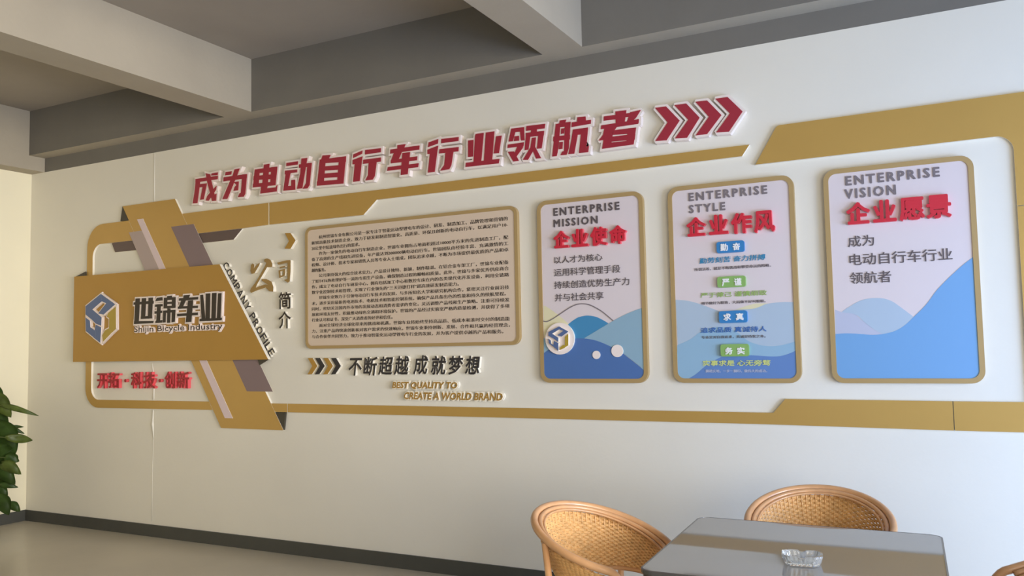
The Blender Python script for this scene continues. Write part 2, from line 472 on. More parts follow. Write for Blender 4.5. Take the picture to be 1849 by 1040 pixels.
# ---------------------------------------------------------------- measured wall coordinates (metres: x along the wall, z up)
HEADER_STROKES = {
  '成': [[(-5.291,2.868),(-5.044,2.868),(-5.049,2.84),(-5.293,2.84)],[(-5.288,2.866),(-5.237,2.867),(-5.245,2.815),(-5.271,2.671),(-5.322,2.674),(-5.303,2.759)],[(-5.248,2.822),(-5.165,2.82),(-5.201,2.695),(-5.239,2.695),(-5.212,2.795),(-5.25,2.796)],[(-5.178,2.902),(-5.128,2.889),(-5.121,2.848),(-5.103,2.792),(-5.064,2.67),(-5.108,2.674),(-5.163,2.837)],[(-5.059,2.789),(-5.065,2.758),(-5.145,2.678),(-5.177,2.683),(-5.159,2.718),(-5.101,2.761)],[(-5.112,2.893),(-5.044,2.894),(-5.049,2.872),(-5.118,2.877)],[(-5.096,2.714),(-5.059,2.727),(-5.064,2.67),(-5.105,2.672)]],
  '为': [[(-4.961,2.887),(-4.895,2.886),(-4.903,2.86),(-4.966,2.861)],[(-4.866,2.897),(-4.812,2.898),(-4.836,2.854),(-4.943,2.673),(-4.995,2.676),(-4.913,2.81),(-4.882,2.859)],[(-4.982,2.848),(-4.735,2.846),(-4.738,2.813),(-4.985,2.816)],[(-4.783,2.848),(-4.735,2.846),(-4.753,2.695),(-4.771,2.673),(-4.831,2.675),(-4.813,2.702),(-4.798,2.707)],[(-4.874,2.797),(-4.821,2.798),(-4.828,2.729),(-4.876,2.73),(-4.864,2.758),(-4.844,2.772)]],
  '电': [[(-4.654,2.872),(-4.426,2.868),(-4.431,2.834),(-4.658,2.84)],[(-4.654,2.872),(-4.603,2.871),(-4.617,2.735),(-4.672,2.735)],[(-4.561,2.898),(-4.505,2.899),(-4.525,2.72),(-4.581,2.715)],[(-4.486,2.87),(-4.426,2.868),(-4.445,2.728),(-4.498,2.729)],[(-4.664,2.822),(-4.436,2.813),(-4.439,2.776),(-4.668,2.791)],[(-4.672,2.763),(-4.443,2.755),(-4.445,2.728),(-4.674,2.735)],[(-4.588,2.738),(-4.527,2.735),(-4.532,2.713),(-4.443,2.711),(-4.426,2.729),(-4.433,2.679),(-4.597,2.679)]],
  '动': [[(-4.336,2.885),(-4.224,2.884),(-4.226,2.859),(-4.338,2.861)],[(-4.35,2.828),(-4.232,2.823),(-4.234,2.802),(-4.297,2.803),(-4.352,2.799)],[(-4.344,2.8),(-4.297,2.804),(-4.322,2.708),(-4.251,2.705),(-4.251,2.673),(-4.367,2.678)],[(-4.288,2.75),(-4.252,2.749),(-4.251,2.7),(-4.29,2.703)],[(-4.213,2.859),(-4.091,2.857),(-4.096,2.829),(-4.215,2.833)],[(-4.189,2.9),(-4.134,2.898),(-4.146,2.841),(-4.183,2.677),(-4.234,2.678),(-4.201,2.79)],[(-4.132,2.859),(-4.091,2.857),(-4.113,2.694),(-4.133,2.671),(-4.179,2.673),(-4.162,2.692),(-4.146,2.712)]],
  '自': [[(-3.99,2.899),(-3.916,2.894),(-3.936,2.862),(-4.007,2.863)],[(-4.016,2.871),(-3.961,2.87),(-3.982,2.682),(-4.044,2.681)],[(-3.837,2.867),(-3.775,2.867),(-3.8,2.671),(-3.858,2.673)],[(-4.016,2.871),(-3.775,2.867),(-3.777,2.826),(-4.018,2.843)],[(-4.024,2.819),(-3.784,2.806),(-3.788,2.773),(-4.026,2.788)],[(-4.031,2.766),(-3.79,2.754),(-3.793,2.72),(-4.035,2.735)],[(-4.041,2.713),(-3.797,2.701),(-3.8,2.671),(-4.044,2.681)]],
  '行': [[(-3.709,2.872),(-3.628,2.89),(-3.632,2.867),(-3.712,2.846)],[(-3.715,2.832),(-3.628,2.848),(-3.634,2.817),(-3.655,2.674),(-3.713,2.674),(-3.697,2.8),(-3.717,2.801)],[(-3.603,2.89),(-3.467,2.886),(-3.469,2.858),(-3.606,2.858)],[(-3.621,2.822),(-3.468,2.82),(-3.469,2.791),(-3.624,2.793)],[(-3.574,2.792),(-3.505,2.791),(-3.522,2.695),(-3.541,2.671),(-3.605,2.672),(-3.581,2.707)]],
  '车': [[(-3.385,2.866),(-3.143,2.864),(-3.146,2.835),(-3.389,2.837)],[(-3.327,2.889),(-3.258,2.888),(-3.277,2.85),(-3.327,2.846)],[(-3.352,2.846),(-3.284,2.846),(-3.323,2.78),(-3.382,2.768),(-3.384,2.784)],[(-3.382,2.791),(-3.162,2.791),(-3.166,2.764),(-3.384,2.768)],[(-3.285,2.829),(-3.221,2.827),(-3.244,2.676),(-3.301,2.677)],[(-3.408,2.745),(-3.152,2.742),(-3.157,2.715),(-3.416,2.719)]],
  '行 ': [[(-3.069,2.875),(-2.992,2.888),(-2.995,2.858),(-3.075,2.843)],[(-3.079,2.826),(-2.992,2.843),(-3.0,2.81),(-3.024,2.668),(-3.079,2.668),(-3.061,2.794),(-3.08,2.796)],[(-2.967,2.885),(-2.831,2.88),(-2.833,2.854),(-2.968,2.856)],[(-2.983,2.817),(-2.832,2.813),(-2.835,2.784),(-2.987,2.788)],[(-2.936,2.788),(-2.874,2.786),(-2.891,2.699),(-2.908,2.672),(-2.98,2.67),(-2.947,2.705)]],
  '业': [[(-2.759,2.847),(-2.718,2.846),(-2.724,2.736),(-2.761,2.737)],[(-2.7,2.883),(-2.639,2.882),(-2.662,2.697),(-2.72,2.7),(-2.705,2.87)],[(-2.623,2.882),(-2.559,2.881),(-2.58,2.696),(-2.642,2.698)],[(-2.547,2.847),(-2.506,2.846),(-2.529,2.734),(-2.568,2.736)],[(-2.778,2.7),(-2.525,2.696),(-2.532,2.667),(-2.782,2.672)]],
  '领': [[(-2.435,2.882),(-2.343,2.879),(-2.342,2.851),(-2.441,2.858)],[(-2.435,2.882),(-2.4,2.876),(-2.426,2.799),(-2.457,2.8)],[(-2.375,2.878),(-2.343,2.879),(-2.341,2.793),(-2.367,2.795)],[(-2.413,2.828),(-2.381,2.828),(-2.38,2.796),(-2.418,2.798)],[(-2.462,2.781),(-2.345,2.781),(-2.35,2.757),(-2.465,2.759)],[(-2.384,2.78),(-2.347,2.78),(-2.354,2.748),(-2.408,2.689),(-2.424,2.702),(-2.397,2.754)],[(-2.463,2.734),(-2.419,2.731),(-2.385,2.666),(-2.425,2.666)],[(-2.326,2.883),(-2.193,2.879),(-2.198,2.851),(-2.329,2.852)],[(-2.331,2.839),(-2.201,2.835),(-2.205,2.808),(-2.332,2.81)],[(-2.329,2.839),(-2.295,2.837),(-2.315,2.729),(-2.342,2.729)],[(-2.24,2.835),(-2.201,2.835),(-2.222,2.726),(-2.255,2.727)],[(-2.288,2.802),(-2.26,2.801),(-2.268,2.737),(-2.32,2.664),(-2.356,2.668),(-2.301,2.741)],[(-2.291,2.735),(-2.268,2.743),(-2.227,2.664),(-2.262,2.665)],[(-2.291,2.855),(-2.252,2.855),(-2.252,2.831),(-2.296,2.833)]],
  '航': [[(-2.092,2.886),(-2.048,2.885),(-2.057,2.867),(-2.097,2.869)],[(-2.121,2.867),(-2.089,2.868),(-2.106,2.716),(-2.12,2.664),(-2.151,2.665),(-2.136,2.769)],[(-2.058,2.869),(-2.019,2.867),(-2.037,2.702),(-2.051,2.664),(-2.094,2.666),(-2.082,2.687),(-2.069,2.69)],[(-2.121,2.867),(-2.019,2.867),(-2.022,2.841),(-2.123,2.844)],[(-2.139,2.79),(-2.025,2.786),(-2.027,2.757),(-2.141,2.76)],[(-2.084,2.833),(-2.062,2.833),(-2.066,2.8),(-2.087,2.8)],[(-2.099,2.749),(-2.075,2.749),(-2.079,2.705),(-2.103,2.705)],[(-1.973,2.889),(-1.918,2.886),(-1.917,2.859),(-1.976,2.863)],[(-2.011,2.862),(-1.883,2.86),(-1.885,2.836),(-2.014,2.833)],[(-2.003,2.816),(-1.904,2.815),(-1.908,2.777),(-2.007,2.78)],[(-2.005,2.813),(-1.968,2.812),(-1.976,2.769),(-2.0,2.664),(-2.04,2.666),(-2.017,2.753)],[(-1.948,2.808),(-1.904,2.807),(-1.92,2.693),(-1.901,2.703),(-1.907,2.662),(-1.968,2.664)]],
  '者': [[(-1.799,2.869),(-1.666,2.867),(-1.666,2.839),(-1.801,2.843)],[(-1.724,2.889),(-1.654,2.886),(-1.67,2.795),(-1.724,2.798)],[(-1.63,2.87),(-1.564,2.874),(-1.597,2.829),(-1.646,2.797),(-1.656,2.809)],[(-1.66,2.867),(-1.622,2.865),(-1.625,2.844),(-1.663,2.844)],[(-1.817,2.816),(-1.578,2.818),(-1.582,2.792),(-1.821,2.793)],[(-1.795,2.803),(-1.71,2.801),(-1.739,2.769),(-1.806,2.725),(-1.837,2.724),(-1.808,2.757)],[(-1.796,2.771),(-1.741,2.772),(-1.761,2.671),(-1.816,2.671)],[(-1.646,2.774),(-1.596,2.772),(-1.615,2.672),(-1.663,2.673)],[(-1.736,2.775),(-1.597,2.772),(-1.602,2.738),(-1.745,2.747)],[(-1.748,2.737),(-1.602,2.734),(-1.607,2.7),(-1.754,2.707)],[(-1.809,2.703),(-1.611,2.698),(-1.615,2.672),(-1.816,2.671)],[(-1.656,2.817),(-1.577,2.821),(-1.579,2.798),(-1.656,2.799)]],
}
HEADER_CHEVRONS = [[(-1.476,2.874),(-1.409,2.872),(-1.331,2.777),(-1.413,2.671),(-1.481,2.675),(-1.403,2.776)],[(-1.359,2.872),(-1.288,2.871),(-1.213,2.777),(-1.291,2.67),(-1.362,2.675),(-1.28,2.774)],[(-1.234,2.873),(-1.166,2.87),(-1.088,2.774),(-1.173,2.676),(-1.24,2.676),(-1.16,2.774)],[(-1.119,2.873),(-1.049,2.872),(-0.969,2.777),(-1.049,2.672),(-1.121,2.678),(-1.04,2.776)]]
SIGN_STROKES = {
  '世': [[(-5.934,1.935),(-5.882,1.935),(-5.895,1.727),(-5.947,1.725)],[(-5.858,1.934),(-5.807,1.934),(-5.818,1.769),(-5.866,1.767)],[(-5.777,1.935),(-5.727,1.934),(-5.737,1.766),(-5.783,1.764)],[(-5.955,1.904),(-5.718,1.909),(-5.718,1.884),(-5.957,1.884)],[(-5.866,1.785),(-5.735,1.787),(-5.734,1.765),(-5.868,1.764)],[(-5.947,1.749),(-5.716,1.744),(-5.721,1.726),(-5.949,1.725)]],
  '锦': [[(-5.679,1.93),(-5.616,1.933),(-5.613,1.906),(-5.697,1.903)],[(-5.697,1.876),(-5.613,1.877),(-5.612,1.858),(-5.7,1.857)],[(-5.675,1.877),(-5.633,1.877),(-5.642,1.728),(-5.684,1.727)],[(-5.703,1.821),(-5.617,1.824),(-5.617,1.806),(-5.703,1.801)],[(-5.69,1.744),(-5.611,1.748),(-5.616,1.727),(-5.695,1.725)],[(-5.595,1.927),(-5.463,1.926),(-5.463,1.907),(-5.595,1.906)],[(-5.595,1.927),(-5.556,1.926),(-5.56,1.84),(-5.599,1.84)],[(-5.502,1.927),(-5.463,1.927),(-5.464,1.84),(-5.505,1.839)],[(-5.595,1.892),(-5.463,1.892),(-5.465,1.874),(-5.597,1.874)],[(-5.597,1.859),(-5.462,1.859),(-5.464,1.84),(-5.599,1.84)],[(-5.556,1.939),(-5.504,1.94),(-5.506,1.921),(-5.561,1.921)],[(-5.602,1.823),(-5.462,1.825),(-5.464,1.805),(-5.604,1.805)],[(-5.602,1.823),(-5.57,1.824),(-5.575,1.728),(-5.606,1.727)],[(-5.553,1.84),(-5.519,1.838),(-5.523,1.723),(-5.556,1.723)],[(-5.501,1.825),(-5.462,1.825),(-5.469,1.729),(-5.504,1.726)]],
  '车': [[(-5.422,1.915),(-5.211,1.917),(-5.213,1.897),(-5.424,1.895)],[(-5.372,1.936),(-5.301,1.937),(-5.326,1.894),(-5.376,1.894)],[(-5.397,1.897),(-5.346,1.897),(-5.389,1.833),(-5.434,1.831)],[(-5.434,1.849),(-5.211,1.849),(-5.213,1.83),(-5.434,1.831)],[(-5.321,1.893),(-5.266,1.894),(-5.285,1.723),(-5.345,1.722)],[(-5.443,1.792),(-5.213,1.795),(-5.213,1.774),(-5.441,1.772)]],
  '业': [[(-5.187,1.931),(-5.157,1.932),(-5.132,1.74),(-5.171,1.739)],[(-5.126,1.939),(-5.079,1.939),(-5.083,1.742),(-5.128,1.741)],[(-5.058,1.94),(-5.012,1.939),(-5.021,1.74),(-5.065,1.739)],[(-4.993,1.935),(-4.959,1.935),(-4.968,1.738),(-5.006,1.737)],[(-5.191,1.744),(-4.954,1.745),(-4.956,1.726),(-5.193,1.724)]],
}
LOGO_BLUE = [[(-6.374,1.994),(-6.189,1.898),(-6.236,1.875),(-6.303,1.911),(-6.361,1.931)],[(-6.374,1.994),(-6.359,1.931),(-6.481,1.865),(-6.57,1.824),(-6.571,1.897)],[(-6.57,1.826),(-6.481,1.865),(-6.359,1.794),(-6.362,1.722),(-6.436,1.744),(-6.48,1.775)],[(-6.303,1.911),(-6.189,1.898),(-6.334,1.817),(-6.405,1.828)],[(-6.436,1.735),(-6.362,1.71),(-6.371,1.578),(-6.46,1.625)],[(-6.569,1.801),(-6.509,1.77),(-6.502,1.714),(-6.435,1.682),(-6.434,1.613),(-6.561,1.683)]]
LOGO_YELLOW = [[(-6.18,1.88),(-6.175,1.692),(-6.264,1.64),(-6.264,1.783),(-6.295,1.799),(-6.277,1.829)],[(-6.338,1.587),(-6.35,1.642),(-6.316,1.682),(-6.263,1.7),(-6.23,1.66)]]
GONG = [[(-4.705,2.141),(-4.684,2.153),(-4.667,2.138),(-4.673,2.115),(-4.637,2.144),(-4.613,2.152),(-4.618,2.135),(-4.667,2.077),(-4.697,2.072),(-4.711,2.095)],[(-4.566,2.178),(-4.539,2.181),(-4.505,2.167),(-4.487,2.137),(-4.487,2.114),(-4.519,2.112),(-4.539,2.115),(-4.593,2.048),(-4.645,1.986),(-4.667,1.995),(-4.613,2.059),(-4.562,2.125),(-4.548,2.148),(-4.57,2.16)],[(-4.667,1.996),(-4.64,1.989),(-4.654,1.965),(-4.559,1.985),(-4.53,1.98),(-4.593,2.015),(-4.593,2.028),(-4.546,2.025),(-4.495,2.002),(-4.477,1.961),(-4.479,1.926),(-4.519,1.931),(-4.553,1.96),(-4.64,1.944),(-4.701,1.926),(-4.715,1.942),(-4.705,1.962)]]
SI = [[(-4.442,2.142),(-4.348,2.154),(-4.311,2.154),(-4.309,2.139),(-4.426,2.125)],[(-4.337,2.151),(-4.307,2.151),(-4.308,2.072),(-4.316,1.995),(-4.335,1.986),(-4.372,2.008),(-4.34,2.016)],[(-4.416,2.108),(-4.358,2.114),(-4.356,2.104),(-4.413,2.097)],[(-4.426,2.081),(-4.407,2.083),(-4.403,2.029),(-4.42,2.026)],[(-4.426,2.083),(-4.358,2.092),(-4.36,2.082),(-4.424,2.071)],[(-4.376,2.09),(-4.357,2.092),(-4.362,2.043),(-4.382,2.044)],[(-4.416,2.039),(-4.364,2.049),(-4.365,2.038),(-4.413,2.028)]]
SMALL_CHEVRON = [(-4.363,2.359),(-4.308,2.355),(-4.259,2.297),(-4.308,2.238),(-4.367,2.243),(-4.324,2.296)]
SLOGAN_CHEVRONS = [[(-4.149,1.426),(-4.103,1.426),(-4.059,1.368),(-4.11,1.309),(-4.153,1.307),(-4.107,1.368)],[(-4.08,1.426),(-4.034,1.425),(-3.991,1.368),(-4.041,1.309),(-4.084,1.307),(-4.038,1.368)],[(-4.004,1.425),(-3.959,1.424),(-3.916,1.367),(-3.966,1.309),(-4.008,1.307),(-3.963,1.367)],[(-3.932,1.424),(-3.888,1.424),(-3.845,1.367),(-3.895,1.309),(-3.936,1.306),(-3.891,1.367)]]
TEXTS = [
  ('intro','简',(-4.427,-4.307,1.792,1.918)),
  ('intro','介',(-4.427,-4.31,1.647,1.775)),
  ('red','开',(-6.477,-6.34,1.192,1.32)),
  ('red','拓',(-6.33,-6.19,1.195,1.328)),
  ('red','·',(-6.133,-6.103,1.245,1.271)),
  ('red','科',(-6.049,-5.916,1.194,1.33)),
  ('red','技',(-5.893,-5.757,1.195,1.33)),
  ('red','·',(-5.717,-5.688,1.247,1.271)),
  ('red','创',(-5.648,-5.52,1.197,1.333)),
  ('red','新',(-5.499,-5.363,1.198,1.333)),
  ('slogan','不',(-3.782,-3.65,1.298,1.422)),
  ('slogan','断',(-3.65,-3.52,1.298,1.428)),
  ('slogan','超',(-3.52,-3.386,1.302,1.429)),
  ('slogan','越',(-3.386,-3.254,1.303,1.432)),
  ('slogan','成',(-3.228,-3.1,1.305,1.435)),
  ('slogan','就',(-3.089,-2.957,1.303,1.43)),
  ('slogan','梦',(-2.955,-2.827,1.303,1.428)),
  ('slogan','想',(-2.823,-2.698,1.305,1.427)),
  ('goldline','BEST QUALITY TO',(-3.404,-2.875,1.205,1.256)),
  ('goldline','CREATE A WORLD BRAND',(-3.31,-2.538,1.138,1.187)),
  ('company','Shijin Bicycle Industry',(-5.954,-4.951,1.644,1.705)),
  ('profile_c','C',[(-4.967,2.152),(-4.503,1.473),(-4.991,2.176),(-4.467,1.448)]),
  ('p1','ENTERPRISE',(-2.156,-1.718,2.289,2.34)),
  ('p1','MISSION',(-2.157,-1.861,2.218,2.268)),
  ('p1','以人才为核心',(-2.159,-1.837,1.99,2.035)),
  ('p1','运用科学管理手段',(-2.161,-1.725,1.911,1.959)),
  ('p1','持续创造优势生产力',(-2.162,-1.67,1.833,1.88)),
  ('p1','并与社会共享',(-2.159,-1.837,1.755,1.803)),
  ('p1red','企',(-2.152,-2.047,2.084,2.192)),
  ('p1red','业',(-2.031,-1.921,2.083,2.193)),
  ('p1red','使',(-1.906,-1.798,2.081,2.196)),
  ('p1red','命',(-1.782,-1.675,2.082,2.195)),
  ('p2','ENTERPRISE',(-1.296,-0.853,2.298,2.348)),
  ('p2','STYLE',(-1.297,-1.087,2.228,2.277)),
  ('p2red','企',(-1.31,-1.199,2.092,2.202)),
  ('p2red','业',(-1.181,-1.072,2.092,2.205)),
  ('p2red','作',(-1.056,-0.94,2.087,2.204)),
  ('p2red','风',(-0.93,-0.817,2.083,2.204)),
  ('tag','勤奋',(-1.142,-0.988,1.985,2.049)),
  ('tagtext','勤奋',(-1.12,-1.01,1.996,2.037)),
  ('tag','严谨',(-1.145,-0.988,1.79,1.852)),
  ('tagtext','严谨',(-1.119,-1.01,1.798,1.839)),
  ('tag','求真',(-1.143,-0.987,1.591,1.658)),
  ('tagtext','求真',(-1.118,-1.006,1.604,1.644)),
  ('tag','务实',(-1.141,-0.984,1.404,1.472)),
  ('tagtext','务实',(-1.115,-1.008,1.415,1.455)),
  ('p2line','勤劳刻苦 奋力拼搏',(-1.247,-0.876,1.933,1.966)),
  ('p2line','严于律己 谨慎细致',(-1.248,-0.876,1.737,1.767)),
  ('p2line','追求品质 真诚待人',(-1.255,-0.885,1.538,1.569)),
  ('p2line','实事求是 心无旁骛',(-1.249,-0.872,1.351,1.383)),
  ('p2small','所谓活着，就是不断挑战和攀登命运的险峰。',(-1.277,-0.85,1.892,1.911)),
  ('p2small','细节做好为精致，大局做不好叫粗糙。',(-1.244,-0.886,1.697,1.715)),
  ('p2small','专业是对自我追求，真诚是待客之本。',(-1.249,-0.894,1.504,1.522)),
  ('p2small','脚踏实地，一步一脚印，做伟大的成功。',(-1.233,-0.893,1.313,1.332)),
  ('p3','ENTERPRISE',(-0.449,-0.002,2.299,2.351)),
  ('p3','VISION',(-0.456,-0.207,2.228,2.282)),
  ('p3','成为',(-0.45,-0.323,1.971,2.03)),
  ('p3','电动自行车行业',(-0.447,0.034,1.873,1.935)),
  ('p3','领航者',(-0.449,-0.25,1.776,1.838)),
  ('p3red','企',(-0.451,-0.335,2.089,2.205)),
  ('p3red','业',(-0.322,-0.21,2.089,2.205)),
  ('p3red','愿',(-0.197,-0.079,2.086,2.205)),
  ('p3red','景',(-0.073,0.041,2.087,2.206)),
]
GRAPHICS = {
  'p1': [('pale_yellow',[(-2.241,1.735),(-2.211,1.72),(-2.16,1.685),(-2.104,1.641),(-2.072,1.612),(-2.106,1.582),(-2.243,1.532)]),('mid_blue',[(-2.076,1.612),(-2.047,1.632),(-2.011,1.651),(-1.976,1.659),(-1.941,1.661),(-1.892,1.652),(-1.851,1.633),(-1.812,1.61),(-1.973,1.52),(-2.029,1.521)]),('sky_blue',[(-2.245,1.532),(-2.216,1.505),(-2.195,1.465),(-2.21,1.446),(-2.244,1.438)]),('light_blue',[(-1.972,1.524),(-1.783,1.623),(-1.702,1.66),(-1.634,1.684),(-1.593,1.695),(-1.587,1.322),(-1.725,1.429),(-1.802,1.471),(-1.896,1.507)]),('dark_blue',[(-2.244,1.438),(-2.206,1.462),(-2.151,1.497),(-2.086,1.519),(-2.029,1.524),(-1.979,1.523),(-1.938,1.518),(-1.896,1.509),(-1.849,1.492),(-1.802,1.471),(-1.762,1.45),(-1.726,1.428),(-1.657,1.375),(-1.586,1.32),(-1.588,1.27),(-2.246,1.269)])],
  'p2': [('pale_yellow',[(-1.092,1.652),(-1.044,1.667),(-0.985,1.685),(-0.938,1.694),(-0.878,1.692),(-0.916,1.663),(-0.986,1.651)]),('pale_blue',[(-1.394,1.734),(-1.333,1.727),(-1.284,1.714),(-1.241,1.699),(-1.193,1.679),(-1.139,1.658),(-1.116,1.658),(-1.044,1.663),(-0.962,1.665),(-0.921,1.675),(-0.881,1.69),(-0.801,1.696),(-0.733,1.693),(-0.729,1.432),(-0.871,1.37),(-1.389,1.374)]),('sky_blue',[(-1.393,1.472),(-1.316,1.504),(-1.259,1.543),(-1.203,1.565),(-1.119,1.569),(-1.049,1.537),(-0.981,1.483),(-0.89,1.458),(-0.811,1.462),(-0.728,1.484),(-0.729,1.426),(-0.815,1.37),(-1.046,1.313),(-1.336,1.272),(-1.392,1.272)]),('deep_blue',[(-1.349,1.272),(-1.292,1.304),(-1.235,1.35),(-1.192,1.376),(-1.149,1.398),(-1.113,1.407),(-1.066,1.41),(-0.984,1.409),(-0.926,1.405),(-0.87,1.401),(-0.819,1.403),(-0.768,1.418),(-0.728,1.438),(-0.731,1.273)])],
  'p3': [('mist_blue',[(-0.531,1.645),(-0.499,1.631),(-0.47,1.654),(-0.43,1.615),(-0.391,1.576),(-0.346,1.536),(-0.303,1.509),(-0.534,1.515)]),('pale_blue',[(-0.499,1.631),(-0.449,1.664),(-0.421,1.68),(-0.393,1.691),(-0.362,1.697),(-0.332,1.698),(-0.298,1.695),(-0.272,1.687),(-0.246,1.673),(-0.221,1.652),(-0.189,1.624),(-0.155,1.593),(-0.199,1.55),(-0.246,1.524),(-0.303,1.509),(-0.346,1.536),(-0.391,1.576),(-0.43,1.615)]),('bright_blue',[(-0.534,1.516),(-0.49,1.518),(-0.442,1.516),(-0.401,1.512),(-0.354,1.508),(-0.3,1.511),(-0.246,1.525),(-0.199,1.553),(-0.155,1.595),(-0.097,1.654),(-0.047,1.722),(0.01,1.783),(0.079,1.847),(0.132,1.888),(0.129,1.273),(-0.539,1.272)])],
}
CURVE_LINE = [(-2.251,1.639),(-2.22,1.633),(-2.183,1.647),(-2.132,1.675),(-2.066,1.712),(-2.016,1.731),(-1.973,1.734),(-1.925,1.724),(-1.863,1.691),(-1.823,1.661),(-1.78,1.624)]
SMALL_LOGO_BLUE = [[(-2.125,1.6),(-2.064,1.567),(-2.077,1.556),(-2.098,1.572),(-2.125,1.582)],[(-2.125,1.6),(-2.125,1.582),(-2.174,1.556),(-2.2,1.545),(-2.198,1.568)],[(-2.2,1.545),(-2.174,1.557),(-2.131,1.53),(-2.132,1.504),(-2.161,1.524)],[(-2.098,1.572),(-2.064,1.566),(-2.11,1.537),(-2.138,1.546)],[(-2.161,1.512),(-2.132,1.497),(-2.133,1.45),(-2.169,1.478)],[(-2.199,1.526),(-2.183,1.515),(-2.181,1.495),(-2.162,1.485),(-2.162,1.473),(-2.197,1.498)]]
SMALL_LOGO_YELLOW = [[(-2.064,1.554),(-2.066,1.483),(-2.09,1.47),(-2.088,1.535)],[(-2.123,1.455),(-2.122,1.471),(-2.1,1.487),(-2.088,1.483),(-2.088,1.469)]]
FRONT_LEAVES = [((-6.98,-0.64,1.17),(-6.95,-0.472,0.98),0.15),((-6.93,-0.565,1.084),(-6.9,-0.264,0.978),0.05),((-7.03,-0.641,1.228),(-7.0,-0.507,1.086),0.14),((-6.95,-0.609,0.933),(-6.92,-0.45,0.673),0.2),((-6.88,-0.545,0.819),(-6.85,-0.347,0.78),0.075),((-7.03,-0.447,0.889),(-7.0,-0.331,0.884),0.03),((-7.08,-0.409,0.878),(-7.05,-0.292,0.821),0.04),((-6.98,-0.602,0.741),(-6.95,-0.467,0.533),0.2),((-6.93,-0.526,0.653),(-6.9,-0.428,0.612),0.09),((-6.88,-0.585,0.612),(-6.85,-0.441,0.512),0.1),((-6.93,-0.613,0.584),(-6.9,-0.458,0.428),0.13),((-6.98,-0.536,0.431),(-6.95,-0.4,0.392),0.05),((-7.03,-0.535,0.391),(-7.0,-0.459,0.321),0.1),((-6.88,-0.639,0.359),(-6.85,-0.537,0.199),0.14),((-6.93,-0.497,0.273),(-6.9,-0.412,0.198),0.08),((-7.08,-0.577,1.001),(-7.05,-0.442,0.839),0.17),((-7.08,-0.611,0.517),(-7.05,-0.462,0.303),0.2),((-7.13,-0.589,0.837),(-7.1,-0.44,0.762),0.2),((-7.13,-0.541,0.653),(-7.1,-0.406,0.577),0.16),((-7.18,-0.456,0.928),(-7.15,-0.363,0.706),0.16),((-7.08,-0.389,0.651),(-7.05,-0.345,0.586),0.06)]
# ================================================================ the room
XL, XR, YB, ZC = -7.475, 3.2, -8.6, 3.69
def struct(name, b, m, parent=None):
    o = box(name, b, m, parent)
    if parent is None: o['kind'] = 'structure'
    return o

struct('floor', (XL - .2, XR + .2, YB - .2, .2, -0.12, 0.0), M['floor'])
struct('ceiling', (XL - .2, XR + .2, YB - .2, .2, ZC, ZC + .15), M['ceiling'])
wall_back = struct('wall_back', (XL - .2, XR + .2, 0.0, .2, 0.0, 3.157), M['wall'])
# raised plaster joint down the wall
bm = bmesh.new()
add_tube(bm, [(-5.822, 0, 3.15), (-5.820, 0, 2.9), (-5.817, 0, 2.742)], 0.004, 6)
add_tube(bm, [(-5.83, 0, 1.40), (-5.822, 0, 1.36), (-5.812, 0, 1.3), (-5.806, 0, 1.19), (-5.808, 0, 1.105)], [0.003, .004, .005, .007, .007], 6)
add_tube(bm, [(-5.812, 0, 1.018), (-5.816, 0, .93), (-5.818, 0, .90), (-5.812, 0, .86), (-5.808, 0, .78)], [.007, .008, .013, .009, .003], 6)
add_tube(bm, [(-5.81, 0, .78), (-5.816, 0, .5), (-5.82, 0, .12)], 0.0025, 6)
link_mesh('plaster_ridge', bm, M['wall'], wall_back, smooth=True)
struct('wall_left', (XL - .2, XL, YB, 0.0, 0.0, 3.157), M['side_wall'])
struct('baseboard_back', (XL, XR, -0.012, 0.0, 0.0, 0.095), M['skirting'])
struct('baseboard_left', (XL, XL + .012, YB, -0.012, 0.0, 0.095), M['skirting'])
# concrete frame: back beam (flush lower part, wider upper part), left beam, cross beams
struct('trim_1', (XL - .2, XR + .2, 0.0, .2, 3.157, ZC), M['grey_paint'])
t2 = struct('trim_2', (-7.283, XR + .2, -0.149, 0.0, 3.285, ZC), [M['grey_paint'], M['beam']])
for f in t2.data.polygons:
    if f.normal.z < -.5: f.material_index = 1   # lighter soffit: bounce light from the floor put into its colour
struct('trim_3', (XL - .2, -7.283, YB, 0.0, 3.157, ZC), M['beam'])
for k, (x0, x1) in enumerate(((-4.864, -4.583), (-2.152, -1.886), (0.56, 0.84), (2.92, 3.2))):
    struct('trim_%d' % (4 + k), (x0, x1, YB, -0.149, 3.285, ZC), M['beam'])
# right wall with its window band, rear wall with windows
def wall_with_windows(name, axis, pos, thick, spans, lo, hi, rng, m):
    bm = bmesh.new()
    a0, a1 = rng
    def seg(s0, s1, z0, z1):
        if s1 - s0 < 1e-4: return
        if axis == 'x': add_box(bm, pos, pos + thick, s0, s1, z0, z1)
        else: add_box(bm, s0, s1, pos - thick, pos, z0, z1)
    seg(a0, a1, 0, lo)
    seg(a0, a1, hi, ZC)
    e = a0
    for s0, s1 in spans:
        seg(e, s0, lo, hi); e = s1
    seg(e, a1, lo, hi)
    o = link_mesh(name, bm, m)
    o['kind'] = 'structure'
    return o
wall_with_windows('wall_right', 'x', XR, .2, [(-8.2, -5.0), (-4.2, -0.3)], .5, 3.0, (YB, 0.0), M['wall'])
wall_with_windows('wall_front', 'y', YB, .2, [(-2.6, 1.4)], .6, 3.0, (XL, XR), M['wall'])
n = 0
